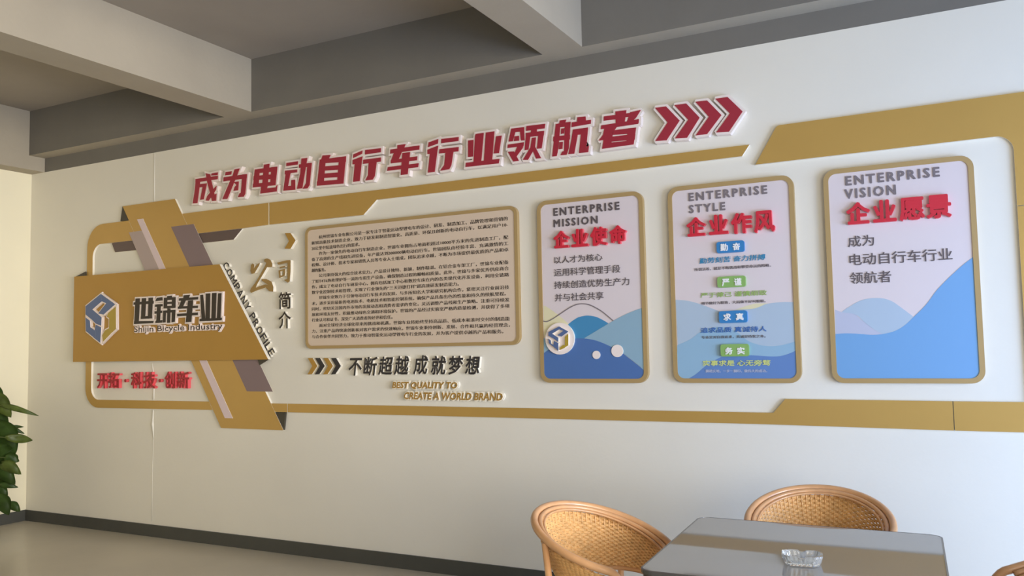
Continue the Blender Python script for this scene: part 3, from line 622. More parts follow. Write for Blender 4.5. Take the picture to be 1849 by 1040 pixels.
for axis, pos, s0, s1, lo, hi in (('x', XR + .08, -8.2, -5.0, .5, 3.0), ('x', XR + .08, -4.2, -.3, .5, 3.0), ('y', YB - .12, -2.6, 1.4, .6, 3.0)):
    n += 1
    bm = bmesh.new()
    w = .05
    def bar(a0, a1, z0, z1):
        if axis == 'x': add_box(bm, pos, pos + w, a0, a1, z0, z1)
        else: add_box(bm, a0, a1, pos, pos + w, z0, z1)
    bar(s0, s1, lo, lo + w); bar(s0, s1, hi - w, hi)
    for i in range(4):
        c = s0 + (s1 - s0 - w) * i / 3
        bar(c, c + w, lo + w, hi - w)
    o = link_mesh('window_%d' % n, bm, M['frame'])
    o['kind'] = 'structure'
    for i in range(3):
        a0 = s0 + (s1 - s0 - w) * i / 3 + w
        a1 = s0 + (s1 - s0 - w) * (i + 1) / 3
        q = (pos + .022, pos + .028, a0, a1, lo + w, hi - w) if axis == 'x' else (a0, a1, pos + .022, pos + .028, lo + w, hi - w)
        box('pane', q, M['pane'], o)

# ================================================================ gold frame on the wall
GY = 0.020
def gold(name, label, poly, radii=None, m='gold', front=GY):
    if radii: poly = round_corners(poly, radii)
    o = plate(name, poly, 0, front, M[m], M['foam'])
    return tag(o, label, 'wall frame')

# C-shaped left border
outer = round_corners([(-6.108, 2.606), (-6.642, 2.606), (-6.642, 1.026), (-5.115, 1.033)], [0, .20, .17, 0], 8)
inner = round_corners([(-5.155, 1.097), (-6.567, 1.094), (-6.567, 2.434), (-5.999, 2.433)], [0, .10, .11, 0], 8)
gold('gold_border', 'C-shaped gold border with rounded corners around the left end of the sign', outer + inner)
tag(plate('dark_strip', [(-6.327, 2.431), (-6.000, 2.431), (-5.947, 2.349), (-6.283, 2.349)], 0, .015, M['strip_brown'], M['foam']),
    'short dark umber slanted strip under the gold border, left of the diagonal band', 'wall strip')
tag(plate('dark_strip', [(-5.354, 2.429), (-4.809, 2.431), (-4.902, 2.353), (-5.304, 2.351)], 0, .015, M['strip_brown'], M['foam']),
    'long dark umber strip under the gold ribbon, right of the diagonal band', 'wall strip')
# ribbon along the top: two pieces that meet at a joint
gold('gold_ribbon', 'wide gold ribbon piece between the diagonal band and the white joint',
     [(-5.4665, 2.606), (-4.534, 2.606), (-4.534, 2.438), (-4.800, 2.433), (-5.3555, 2.431)])
gold('gold_ribbon', 'long gold ribbon under the crimson header, narrowing to a slanted end below the chevrons',
     [(-4.526, 2.606), (-3.2, 2.596), (-0.942, 2.589), (-0.986, 2.528), (-2.2, 2.524), (-3.522, 2.530), (-3.640, 2.433), (-4.526, 2.438)])
# bottom strips
gold('gold_strip', 'short gold strip stub just right of the foot of the diagonal band',
     [(-4.5125, 1.092), (-4.353, 1.092), (-4.353, 1.030), (-4.4735, 1.030)])
gold('gold_strip', 'long thin gold strip under the slogan and the info panels, stepping up at its right',
     [(-4.349, 1.092), (-0.872, 1.094), (-0.806, 1.170), (-0.002, 1.168), (-0.002, 1.023), (-0.923, 1.031), (-4.349, 1.030)])
gold('gold_strip', 'wide gold strip at the lower right beyond the dark joint',
     [(0.002, 1.168), (0.62, 1.168), (0.62, 1.023), (0.002, 1.023)])
rf_outer = round_corners([(-0.915, 2.471), (-0.790, 2.676), (0.62, 2.680), (0.62, 2.122), (0.325, 2.122), (0.325, 2.474)], [0, .03, .24, 0, 0, .075], 8)
gold('gold_border', 'wide gold corner frame at the upper right with a slanted left end', rf_outer)
gold('gold_border', 'gold upright of the right frame below its corner piece', [(0.325, 2.119), (0.62, 2.119), (0.62, 1.172), (0.325, 1.172)])

# diagonal band with its stripes and folded ends
band = thing('diagonal_band', 'deep gold diagonal band crossing behind the company sign with mauve and pink stripes', 'wall decoration', (-5.4, 0, 0.9))
BF = .0204
plate('band_panel', [(-6.187, 2.735), (-5.550, 2.736), (-4.391, 0.897), (-5.025, 0.896)], 0, BF, M['gold'], M['foam'], band)
plate('stripe', [(-5.592, 2.510), (-5.332, 2.511), (-4.492, 1.180), (-4.754, 1.180)], .0207, BF + .002, M['mauve'], M['foam'], band)['label'] = 'mauve grey stripe on the right of the band'
plate('stripe', [(-6.002, 2.607), (-5.928, 2.607), (-4.899, 0.973), (-4.983, 0.973)], .0207, BF + .003, M['pink'], M['foam'], band)['label'] = 'pale pink stripe'
plate('stripe', [(-6.103, 2.504), (-5.943, 2.507), (-5.722, 2.15), (-5.885, 2.15)], .0207, BF + .002, M['mauve_light'], M['foam'], band)['label'] = 'light mauve stripe at the left edge'
plate('fold', [(-6.191, 2.736), (-6.112, 2.609), (-6.215, 2.610)], .001, .0185, M['fold_dark'], M['fold_dark'], band)['label'] = 'dark folded corner at the top'
plate('fold', [(-4.475, 1.028), (-4.374, 1.028), (-4.392, 0.898)], .001, .0185, M['fold_dark'], M['fold_dark'], band)['label'] = 'dark folded corner at the foot'

# ================================================================ company sign box
sign = thing('company_sign', 'raised gold company sign board with slanted right edge', 'sign', (-5.7, 0, 1.42))
bm = bmesh.new()
add_plate(bm, [(-6.756, 2.163), (-5.003, 2.163), (-4.502, 1.42), (-6.756, 1.42)], .031, .06)
link_mesh('sign_board', bm, [M['gold_sign'], M['foam']], sign)
plate('fold', [(-6.775, 2.166), (-6.643, 2.203), (-6.64, 2.164)], .022, .034, M['fold_dark'], M['fold_dark'], sign)['label'] = 'dark folded corner above the board'
plate('fold', [(-4.637, 1.421), (-4.520, 1.421), (-4.617, 1.377)], .0275, .0305, M['fold_dark'], M['fold_dark'], sign)['label'] = 'dark folded corner below the board'

emblem = thing('emblem', 'hexagonal blue and mustard emblem on the gold sign board', 'emblem', (-6.5, -.06, 1.5))
plate('outline', [grow(p, .012) for p in LOGO_BLUE + LOGO_YELLOW], .0605, .073, M['backing'], M['backing'], emblem)
plate('blue_shape', LOGO_BLUE, .0605, .079, M['logo_blue'], M['backing'], emblem, .0002)['label'] = 'steel blue folded band'
plate('yellow_shape', LOGO_YELLOW, .0605, .079, M['logo_yellow'], M['backing'], emblem, .0002)['label'] = 'mustard yellow facet'

ORD = {'世': 'first', '锦': 'second', '车': 'third', '业': 'last'}
for ch, strokes in SIGN_STROKES.items():
    t = thing('sign_character', 'dark brown raised character %s, %s of the four on the gold sign' % (ch, ORD[ch]), 'character', (strokes[0][0][0], -.06, 1.72), 'dark characters on the company sign')
    plate('outline', [grow(p, .012) for p in strokes], .0605, .0805, M['backing'], M['backing'], t, .00015)
    plate('character_face', strokes, .0605, .084, M['dark_brown'], M['dark_brown'], t, .00015)


def texts(key):
    return [(s, b) for k, s, b in TEXTS if k == key]


s, b = texts('company')[0]
t = thing('sign_lettering', 'small latin company name under the dark characters on the gold sign', 'lettering', (b[0], -.06, b[2]))
tag(lettering('outline', s, (b[0] - .008, b[1] + .008, b[2] - .008, b[3] + .008), .0605, .073, M['backing'], M['backing'], t, fat=.008), kind='stuff')
letters('letter', s, b, .0605, .0775, M['dark_brown'], M['backing'], t, fat=.0008)

# ================================================================ header
names = ['first', 'second', 'third', 'fourth', 'fifth', 'sixth', 'seventh', 'eighth', 'ninth', 'tenth', 'eleventh', 'last']
for i, (ch, strokes) in enumerate(HEADER_STROKES.items()):
    x = sum(p[0] for p in strokes[0]) / len(strokes[0])
    t = thing('header_character', 'large crimson header character %s, %s of the twelve, with white outline' % (ch.strip(), names[i]), 'character', (x, 0, 2.66), 'crimson header characters')
    plate('outline', [grow(p, .014) for p in strokes], 0, .038, M['backing'], M['backing'], t, .0002)
    plate('character_face', strokes, 0, .042, M['crimson'], M['crimson'], t, .0002)
cn = ['leftmost', 'second from left', 'third from left', 'rightmost']
for i, p in enumerate(HEADER_CHEVRONS):
    t = thing('header_chevron', 'large crimson chevron arrow after the header, %s of four' % cn[i], 'chevron', (p[0][0], 0, 2.66), 'crimson header chevrons')
    plate('outline', grow(p, .014), 0, .038, M['backing'], M['backing'], t)
    plate('chevron_face', p, 0, .042, M['crimson'], M['crimson'], t)

# ================================================================ company profile title
tag(plate('title_character', GONG, 0, .03, M['gold_dark'], M['foam'], None, .0002), 'large gold brush-style character 公 beside the sign', 'character')
tag(plate('title_character', SI, 0, .03, M['gold_dark'], M['foam'], None, .0002), 'smaller gold brush-style character 司 right of the large one', 'character')
for (s, b), w in zip(texts('intro'), ('upper dark brush character 简 in the column under the gold one', 'lower dark brush character 介 at the foot of the column')):
    tag(lettering('title_character', s, b, 0, .028, M['dark_brown'], M['foam'], fat=.0022), w, 'character')
tag(plate('small_chevron', SMALL_CHEVRON, 0, .03, M['gold_sign'], M['foam']), 'small single gold chevron above the brush characters', 'chevron')

cpos = texts('profile_c')[0][1]
c0, c1 = Vector(cpos[0]), Vector(cpos[1])
d = (c1 - c0)
ang = math.atan2(d.y, d.x)
word = 'COMPANY PROFILE'
wid = {'C': 1.0, 'O': 1.08, 'M': 1.12, 'P': .9, 'A': 1.0, 'N': 1.0, 'Y': .95, ' ': .5, 'R': .98, 'F': .85, 'I': .45, 'L': .82, 'E': .88}
tot = sum(wid[ch] for ch in word) - .5 * (wid['C'] + wid['E'])
pos = -.5 * wid['C']
k = 0
for ch in word:
    cpos_ = pos + wid[ch] / 2
    pos += wid[ch]
    if ch == ' ':
        continue
    k += 1
    cc = c0 + d * (cpos_ / tot)
    unit = d.length / tot
    hw = unit * wid[ch] * .40 if ch != 'I' else unit * .09
    hh = .030
    where = '%s letter of %s' % (['first', 'second', 'third', 'fourth', 'fifth', 'sixth', 'last'][(k - 1) % 7], 'COMPANY' if k < 8 else 'PROFILE')
    tag(lettering('slanted_letter', ch, (cc.x - hw, cc.x + hw, cc.y - hh, cc.y + hh), 0, .026, M['charcoal'], M['foam'], fat=.0012, rot=(cc.x, cc.y, ang)),
        'small dark raised letter %s, %s on the slanted row' % (ch, where), 'letter', 'slanted company profile letters')

# ================================================================ red motto in the left frame
rn = {'开': 'first', '拓': 'second', '科': 'third', '技': 'fourth', '创': 'fifth', '新': 'sixth'}
dots = 0
for s, b in texts('red'):
    if s == '·':
        dots += 1
        cx, cz, r = (b[0] + b[1]) / 2, (b[2] + b[3]) / 2, .014
        o = plate('motto_dot', [(cx + r * math.cos(a * PI / 6), cz + r * math.sin(a * PI / 6)) for a in range(12)], 0, .03, M['deep_red'], M['red_side'])
        tag(o, 'small round red dot between the %s pairs of motto characters' % ('first and second' if dots == 1 else 'second and third'), 'dot', 'red motto dots')
    else:
        o = lettering('motto_character', s, b, 0, .03, M['deep_red'], M['red_side'], fat=.0030)
        tag(o, 'small raised red character %s, %s in the motto under the sign' % (s, rn[s]), 'character', 'red motto characters')

# ================================================================ slogan under the profile board
for i, p in enumerate(SLOGAN_CHEVRONS):
    gold_one = i in (0, 2)
    tag(plate('slogan_chevron', p, 0, .028, M['gold_sign'] if gold_one else M['charcoal'], M['foam']),
        '%s small %s chevron before the slogan' % (('first', 'second', 'third', 'last')[i], 'gold' if gold_one else 'charcoal'), 'chevron', 'slogan chevrons')
sn = ['first', 'second', 'third', 'fourth', 'fifth', 'sixth', 'seventh', 'last']
for i, (s, b) in enumerate(texts('slogan')):
    tag(lettering('slogan_character', s, b, 0, .028, M['charcoal'], M['foam'], fat=.0028, shear=.14),
        'slanted charcoal slogan character %s, %s of eight below the board' % (s, sn[i]), 'character', 'charcoal slogan characters')
for i, (s, b) in enumerate(texts('goldline')):
    t = thing('slogan_lettering', '%s row of slanted gold English slogan lettering' % ('upper' if i == 0 else 'lower'), 'lettering', (b[0], 0, b[2]), 'gold English slogan rows')
    tag(lettering('outline', s, (b[0] - .008, b[1] + .008, b[2] - .008, b[3] + .008), 0, .021, M['foam'], M['foam'], t, fat=.008, shear=.2), kind='stuff')
    letters('letter', s, b, 0, .028, M['gold_sign'], M['foam'], t, shear=.2, fat=.0022)

# ================================================================ company profile board
BODY = [
    (1, '杭州世锦车业有限公司是一家专注于智能运动型锂电车的设计、研发、制造加工、品牌管理和营销的', 1),
    (0, '新锐高新技术制造企业，致力于研发和制造智能化、高质量、环保且创新的电动自行车，以满足用户10-', 1),
    (0, '20公里中短途绿色出行的需求。', .27),
    (1, '作为一家领先的电动自行车制造企业，世锦车业拥有占地面积超过10000平方米的先进制造工厂，配', 1),
    (0, '备了高效的生产线和先进设备，年产能达到300000辆电动自行车。世锦团队由经验丰富、充满激情的工', 1),
    (0, '程师、设计师、技术专家和销售人员等专业人士组成，团队追求卓越，不断为市场提供最优质的产品和卓', 1),
    (0, '越的服务。', .08),
    (1, '公司秉持强大的综合技术实力，产品设计独特、新颖，制作精湛。在铝合金车架工厂，世锦车业配备', 1),
    (0, '了如T4T6热处理炉等一流的专用生产设备，确保制造过程的顺畅和质量。此外，世锦与多家优秀供应商合', 1),
    (0, '作，成立了电动自行车研发中心，拥有包括加工中心和数控车床在内的各类现代化开发设备，利用全链路', 1),
    (0, '数字化控制技术和管理，实现了行业领先的“三天迅捷打样”超高速研发制造能力。', .77),
    (1, '世锦车业致力于引领电动自行车技术的发展，与多所知名大学和研究机构合作，紧密关注行业前沿技', 1),
    (0, '术，逐步采用最新的电池技术、电机技术和智能控制系统，确保产品具备出色的性能和持久的续航里程。', .985),
    (0, '同时，密切关注国内外市场的发展动态和消费者需求的变化，灵活调整产品线和生产策略。注重可持续发', 1),
    (0, '展和环境友好性，积极推动绿色交通和环境保护。世锦的产品经过实验室严格的质量检测，并获得了多项', 1),
    (0, '行业认可和证书，深受广大消费者的好评和信任。', .44),
    (1, '面对全球经济全球化带来的挑战和机遇，世锦车业将始终坚持高品质、低成本和准时交付的制造能', 1),
    (0, '力，注重产品的快速创新和对客户需求的快速响应。世锦车业秉持创新、发展、合作和共赢的经营理念，', 1),
    (0, '与合作伙伴共同努力，致力于推动智能化运动型锂电车行业的发展，并为客户提供卓越的产品和服务。', .97),
]
board = thing('profile_board', 'beige company profile board with gold rim and dense dark text', 'notice board', (-3.3, 0, 1.49))
bx = (-4.166, -2.412, 1.492, 2.384)
plate('board_face', round_rect(bx[0] + .012, bx[1] - .012, bx[2] + .012, bx[3] - .012, .045), 0, .028, M['board'], M['foam'], board)
ring('rim', round_rect(*bx, .055), round_rect(bx[0] + .022, bx[1] - .022, bx[2] + .022, bx[3] - .022, .036), 0, .033, M['gold_border'], M['gold_border'], board)
X0, X1 = -4.108, -2.480
ZT, ZB = 2.305, 1.580
for i, (ind, s, frac) in enumerate(BODY):
    zc = ZT + (ZB - ZT) * i / (len(BODY) - 1)
    a = X0 + (.068 if ind else 0)
    e_ = X1 if frac == 1 else X0 + (X1 - X0) * frac
    lettering('text_line', s, (a, e_, zc - .0145, zc + .0135), .0275, .0288, M['print_dark'], M['print_dark'], board, fat=.0009, nfat=2, flat=True, kind='stuff')

# ================================================================ three information panels
def smooth_outline(p, closed=True, n=4):
    """Catmull-Rom points along the gentle stretches of an outline, sharp corners kept"""
    N = len(p)
    P = [Vector(q) for q in p]
    def corner(i):
        if not closed and i in (0, N - 1): return True
        a, b, c = P[i - 1], P[i], P[(i + 1) % N]
        if (b - a).length < 1e-6 or (c - b).length < 1e-6: return True
        return (b - a).angle(c - b) > math.radians(32)
    out = []
    for i in range(N if closed else N - 1):
        a, b = P[i], P[(i + 1) % N]
        out.append(tuple(a))
        ca, cb = corner(i), corner((i + 1) % N)
        if (ca and cb) or (b - a).length < .012: continue
        p0 = a - (b - a) if ca else P[i - 1]
        p3_ = b + (b - a) if cb else P[(i + 2) % N]
        for k in range(1, n):
            u = k / n
            q = .5 * ((2 * a) + (b - p0) * u + (2 * p0 - 5 * a + 4 * b - p3_) * u * u + (-p0 + 3 * a - 3 * b + p3_) * u ** 3)
            out.append(tuple(q))
    if not closed: out.append(tuple(P[-1]))
    return out


def info_panel(label, b, key, head_mat, text_mat, red_key):
    t = thing('info_panel', label, 'sign panel', ((b[0] + b[1]) / 2, 0, b[2]), 'gold-rimmed information panels')
    plate('panel_face', round_rect(b[0] + .012, b[1] - .012, b[2] + .012, b[3] - .012, .05), 0, .028, M['panel_face'], M['foam'], t)
    ring('rim', round_rect(*b, .062), round_rect(b[0] + .025, b[1] - .025, b[2] + .025, b[3] - .025, .040), 0, .034, M['gold_border'], M['gold_border'], t)
    inner = (b[0] + .020, b[1] - .020, b[2] + .020, b[3] - .020)
    for j, (mn, p) in enumerate(GRAPHICS[key]):
        q = []
        for x, z in smooth_outline(p):
            q.append((min(max(x, inner[0]), inner[1]), min(max(z, inner[2]), inner[3])))
        # square lower corners are cut back so that they stay under the rounded rim
        r = []
        for x, z in q:
            if z < inner[2] + .03 and (x < inner[0] + .03 or x > inner[1] - .03):
                sx = 1 if x < (b[0] + b[1]) / 2 else -1
                cx = inner[0] if sx > 0 else inner[1]
                two = [(cx, inner[2] + .022), (cx + sx * .007, inner[2] + .007), (cx + sx * .022, inner[2])]
                # keep the walking direction of the outline
                prev = q[q.index((x, z)) - 1]
                if abs(prev[1] - inner[2]) < .03: two.reverse()
                r += two
            else:
                r.append((x, z))
        plate('printed_shape', r, .0275, .0285 + .0006 * j, M[mn], M[mn], t)['label'] = mn.replace('_', ' ') + ' printed shape'
    k = 0
    for s, bb_ in texts(key):
        latin = ord(s[0]) < 128
        m_ = M[head_mat] if latin else M[text_mat]
        letters('character', s, bb_, .0275, .0325, m_, m_, t, fat=.0024 if latin else .0005, spacing=1.3 if latin else 1.0, flat=True)
    for s, bb_ in texts(red_key):
        lettering('red_character', s, bb_, .028, .052, M['red'], M['red_side'], t, fat=.0042)
    return t

p1 = info_panel('panel headed ENTERPRISE MISSION, left of the three beside the board', (-2.270, -1.573, 1.254, 2.392), 'p1', 'print_grey', 'print_grey', 'p1red')
p2 = info_panel('panel headed ENTERPRISE STYLE with four coloured tags, middle of three', (-1.420, -0.714, 1.256, 2.392), 'p2', 'print_soft', 'print_grey', 'p2red')
p3 = info_panel('panel headed ENTERPRISE VISION above a big blue wave, right of three', (-0.560, 0.149, 1.257, 2.395), 'p3', 'print_soft', 'print_grey', 'p3red')

# panel one: curve, discs, emblem
bm = bmesh.new()
CURVE_LINE = smooth_outline(CURVE_LINE, False)
n = len(CURVE_LINE)
for i in range(n - 1):
    (xa, za), (xb, zb) = CURVE_LINE[i], CURVE_LINE[i + 1]
    add_plate(bm, [(xa, za - .003), (xb, zb - .003), (xb, zb + .003), (xa, za + .003)], .0275, .0318)
link_mesh('printed_curve', bm, [M['print_soft'], M['print_soft']], p1)
def circle(cx, cz, r, n=28):
    return [(cx + r * math.cos(2 * PI * i / n), cz + r * math.sin(2 * PI * i / n)) for i in range(n)]
dsc = plate('disc', circle(-2.129, 1.525, .098), .028, .044, M['backing'], M['foam'], p1)
dsc['label'] = 'large white disc carrying the blue and yellow emblem'
for nm, polys, mm in (('blue_shape', SMALL_LOGO_BLUE, 'logo_blue'), ('yellow_shape', SMALL_LOGO_YELLOW, 'logo_yellow')):
    o = plate(nm, polys, .043, .056, M[mm], M['foam'], None, .0002)
    o.parent = dsc
    o.matrix_parent_inverse = dsc.matrix_world.inverted() @ Matrix.Identity(4)
    o.matrix_parent_inverse = Matrix.Identity(4)
plate('disc', circle(-1.893, 1.422, .025), .028, .036, M['backing'], M['foam'], p1)['label'] = 'small white dot'
plate('disc', circle(-1.759, 1.444, .037), .028, .036, M['backing'], M['foam'], p1)['label'] = 'medium white dot'

# panel two: tags and printed lines
tags = texts('tag'); tt = texts('tagtext')
for i, ((s, b), (_, tb)) in enumerate(zip(tags, tt)):
    m = M['tag_blue'] if i % 2 == 0 else M['tag_green']
    o = plate('tag', round_rect(*b, .013, 4), .028, .048, m, m, p2)
    o['label'] = ('blue tag reading ' if i % 2 == 0 else 'green tag reading ') + s
    w = (tb[1] - tb[0])
    for j, ch in enumerate(s):
        x0 = tb[0] + (w * .62 if j else 0)
        q = lettering('tag_character', ch, (x0, x0 + w * .38, tb[2], tb[3]), .047, .0505, M['white'], M['white'], None, fat=.0014)
        q.parent = o
for i, (s, b) in enumerate(texts('p2line')):
    mm = M[['teal_ink', 'green_ink', 'blue_ink', 'yellow_ink'][i]]
    letters('character', s, b, .0275, .0328, mm, mm, p2, shear=.12, fat=.0008, flat=True)
for i, (s, b) in enumerate(texts('p2small')):
    lettering('text_line', s, b, .0275, .0328, M['print_grey'] if i < 3 else M['mist_blue'], M['print_grey'], p2, fat=.0006, nfat=2, flat=True, kind='stuff')

# ================================================================ glass table
tbl = thing('glass_table', 'square dark glass-topped table with rounded corners and grey rim', 'table', (-0.53, -1.49, 0))
bm = bmesh.new()
def slab(bm, outline, z0, z1):
    outline = ccw(outline)
    t_ = [bm.verts.new((x, y, z1)) for x, y in outline]
    b_ = [bm.verts.new((x, y, z0)) for x, y in outline]
    bm.faces.new(t_)
    bm.faces.new(list(reversed(b_)))
    for i in range(len(outline)):
        j = (i + 1) % len(outline)
        bm.faces.new((t_[i], b_[i], b_[j], t_[j]))
tx0, tx1, ty0, ty1 = -1.026, -0.062, -1.965, -1.020
slab(bm, round_rect(tx0 + .006, tx1 - .006, ty0 + .006, ty1 - .006, .044, 8), .707, .7150)
link_mesh('glass_top', bm, M['glass_top'], tbl)
bm = bmesh.new()
o_, i_ = round_rect(tx0, tx1, ty0, ty1, .05, 8), round_rect(tx0 + .0065, tx1 - .0065, ty0 + .0065, ty1 - .0065, .0435, 8)
L = [[bm.verts.new((x, y, z)) for x, y in P] for P, z in ((o_, .7145), (i_, .7158), (o_, .701), (i_, .701))]
for i in range(len(o_)):
    j = (i + 1) % len(o_)
    for a, b in ((0, 1), (0, 2), (1, 3), (2, 3)):
        bm.faces.new((L[a][i], L[a][j], L[b][j], L[b][i]))
link_mesh('rim', bm, M['table_edge'], tbl)
bm = bmesh.new()
o_, i_ = round_rect(tx0 + .012, tx1 - .012, ty0 + .012, ty1 - .012, .02, 4), round_rect(tx0 + .03, tx1 - .03, ty0 + .03, ty1 - .03, .01, 4)
L = [[bm.verts.new((x, y, z)) for x, y in P] for P, z in ((o_, .707), (i_, .707), (o_, .679), (i_, .679))]
for i in range(len(o_)):
    j = (i + 1) % len(o_)
    for a, b in ((0, 1), (0, 2), (1, 3), (2, 3)):
        bm.faces.new((L[a][i], L[a][j], L[b][j], L[b][i]))
link_mesh('apron', bm, M['table_wood'], tbl)
for sx in (tx0 + .041, tx1 - .041):
    for sy in (ty0 + .041, ty1 - .041):
        box('leg', (sx - .027, sx + .027, sy - .027, sy + .027, 0, .679), M['table_wood'], tbl, bevel=.004)
bm = bmesh.new()
slab(bm, round_rect(tx0 + .068, tx1 - .068, ty0 + .30, ty1 - .30, .01, 4), .15, .17)
link_mesh('lower_shelf', bm, M['table_wood'], tbl)

# the table stands very slightly out of square
for ch in tbl.children:
    for v in ch.data.vertices:
        v.co.x += .038 * (ty1 - v.co.y)

# ashtray: faceted pressed glass
ash = thing('ashtray', 'clear pressed-glass rectangular ashtray on the glass table', 'ashtray', (-0.492, -1.665, .7155))
bm = bmesh.new()
def oct_(w, h, c, nrib=0, amp=0.0):
    base = [(w, -h + c), (w, h - c), (w - c, h), (-w + c, h), (-w, h - c), (-w, -h + c), (-w + c, -h), (w - c, -h)]
    out = []
    for i in range(8):
        a, b = Vector(base[i]), Vector(base[(i + 1) % 8])
        k = 12 if (b - a).length > c * 1.6 else 4
        nrm = Vector(((b - a).y, -(b - a).x)).normalized()
        for j in range(k):
            p = a.lerp(b, j / k) + nrm * (amp if j % 2 else 0)
            out.append((p.x, p.y))
    return out
rotA = math.radians(8)
def ringv(bm, pts, z, dips=False):
    r = []
    for x, y in pts:
        X = x * math.cos(rotA) - y * math.sin(rotA)
        Y = x * math.sin(rotA) + y * math.cos(rotA)
        dz = 0
        if dips and (abs(x) < .012 or abs(y) < .010): dz = -.007
        r.append(bm.verts.new((X, Y, z + dz)))
    return r
A = [ringv(bm, oct_(.054, .038, .016), 0.0), ringv(bm, oct_(.058, .042, .018, amp=.002), .006), ringv(bm, oct_(.066, .050, .020, amp=.002), .030), ringv(bm, oct_(.067, .051, .020), .036, True),
     ringv(bm, oct_(.060, .044, .017), .036, True), ringv(bm, oct_(.052, .036, .014, amp=.0015), .020), ringv(bm, oct_(.046, .030, .012), .009)]
for a, b in zip(A, A[1:]):
    for i in range(len(a)):
        j = (i + 1) % len(a)
        bm.faces.new((a[i], a[j], b[j], b[i]))
bm.faces.new(list(reversed(A[0])))
bm.faces.new(A[-1])
o = link_mesh('dish', bm, M['glass'])
o.parent = ash

# ================================================================ rattan chairs
RA, RB, RZ, RK = .287, .298, .800, .198
def rim_pt(th, off=0.0, dz=0.0):
    """point on the sloping rim; off moves it outwards, local chair faces +x"""
    a, b = RA + off, RB + off
    return Vector((-a * math.cos(th), b * math.sin(th), RZ + dz - RK * (1 - math.cos(th)) / 2))
def shell_pt(th, v, off=0.0):
    """v = 0 under the rim, v = 1 at the lower edge of the basket"""
    k = 1 - .29 * max(v, 0.0) ** 1.3
    a, b = (RA - .018) * k + off, (RB - .018) * k + off
    top = RZ - .028 - RK * (1 - math.cos(th)) / 2
    return Vector((-a * math.cos(th), b * math.sin(th), top + (.53 - top) * v))
TH = math.radians(125)

def make_chair(label):
    t = thing('rattan_chair', label, 'chair', group='rattan tub chairs around the table')
    def curve(off, dz, lim):
        return [rim_pt(-lim + 2 * lim * i / 60, off, dz) for i in range(61)]
    # outer rim sweeps down into the two front legs
    pts = curve(0, 0, TH)
    def down(p, s):
        q = []
        d0 = Vector((.9, -.28 * s, -.35)).normalized()
        a = p
        for i in range(1, 11):
            u = i / 10
            q.append(Vector((p.x + .075 * math.sin(u * PI / 2) * 1.0 + .02 * u, p.y - s * .02 * u, p.z - .03 * u - (p.z - .40) * u ** 2)))
        q.append(Vector((q[-1].x, q[-1].y, 0.0)))
        return q
    L_ = down(pts[-1], 1)
    R_ = down(pts[0], -1)
    full = list(reversed(R_)) + pts + L_
    tube('rim', full, .0155, M['rattan'], t, 12)
    tube('inner_rim', curve(-.024, -.010, TH - .02), .0105, M['rattan'], t, 8)
    tube('binding', curve(-.040, -.019, TH - .03), .0055, M['rattan'], t, 6)
    # upright stakes
    bm = bmesh.new()
    NS = 58
    for i in range(NS + 1):
        th = -TH + 2 * TH * i / NS
        add_tube(bm, [shell_pt(th, v) for v in (-.03, .25, .5, .75, 1.0)], .0032, 4)
    tag(link_mesh('stakes', bm, M['weave'], t), kind='stuff')
    # woven strands, over two under one, each row shifted
    bm = bmesh.new()
    rows = 46
    sub = 4
    for r_ in range(rows):
        v = .02 + .96 * r_ / (rows - 1)
        pts = []
        N = NS * sub
        for i in range(N + 1):
            th = -TH + 2 * TH * i / N
            ph = 2 * PI * (i / sub / 2 + (r_ // 2 % 2) * .5 + .08)
            pts.append(shell_pt(th, v, .0036 * math.copysign(abs(math.sin(ph)) ** .5, math.sin(ph))))
        add_tube(bm, pts, .0034, 4, flat=.6)
    o = tag(link_mesh('weave', bm, M['weave'], t), kind='stuff')
    tube('basket_hoop', [shell_pt(-TH + 2 * TH * i / 60, 1.0) for i in range(61)], .009, M['rattan'], t, 8)
    # seat ring, woven seat, legs, stretcher
    def hoop(r, z, n=40): return [(r * math.cos(2 * PI * i / n), r * math.sin(2 * PI * i / n), z) for i in range(n)]
    tube('seat_ring', hoop(.235, .415), .014, M['rattan'], t, 8, closed=True)
    bm = bmesh.new()
    for i in range(-22, 23):
        y = i * .0102
        half = math.sqrt(max(.0001, .230 ** 2 - y * y))
        n_ = max(2, int(half / .012))
        add_tube(bm, [(-half + 2 * half * k / n_, y, .420 + .003 * (1 if (k + i) % 2 else -1)) for k in range(n_ + 1)], .0052, 4, flat=.5)
    tag(link_mesh('seat', bm, M['weave'], t), kind='stuff')
    for s in (-1, 1):
        th = s * math.radians(70)
        a = rim_pt(th, .006, -.012)
        f = Vector((a.x * .70, a.y * .74, 0))
        tube('leg', [a, a.lerp(f, .5) , f], .0135, M['rattan'], t, 8)
    tube('stretcher', [Vector((x, y, .2)) for x, y, z in hoop(.20, .2)], .009, M['rattan'], t, 8, closed=True)
    return t

def place(o, x, y, deg):
    o.location = (x, y, 0)
    o.rotation_euler = (0, 0, math.radians(deg))
chair0 = make_chair('honey rattan tub chair facing the table at its left side')
for ch in chair0.children: ch.matrix_parent_inverse = Matrix.Identity(4)
place(chair0, -1.285, -1.503, -10.5)
def copy_chair(label, x, y, deg):
    r = chair0.copy(); C.objects.link(r); r['label'] = label
    for c in chair0.children:
        k = c.copy(); C.objects.link(k); k.parent = r; k.matrix_parent_inverse = Matrix.Identity(4)
    place(r, x, y, deg)
copy_chair('honey rattan tub chair behind the table, nearest the wall', -0.543, -0.878, -84.7)
copy_chair('rattan tub chair at the right of the table, only its rim tip in view', 0.28, -1.45, 172)

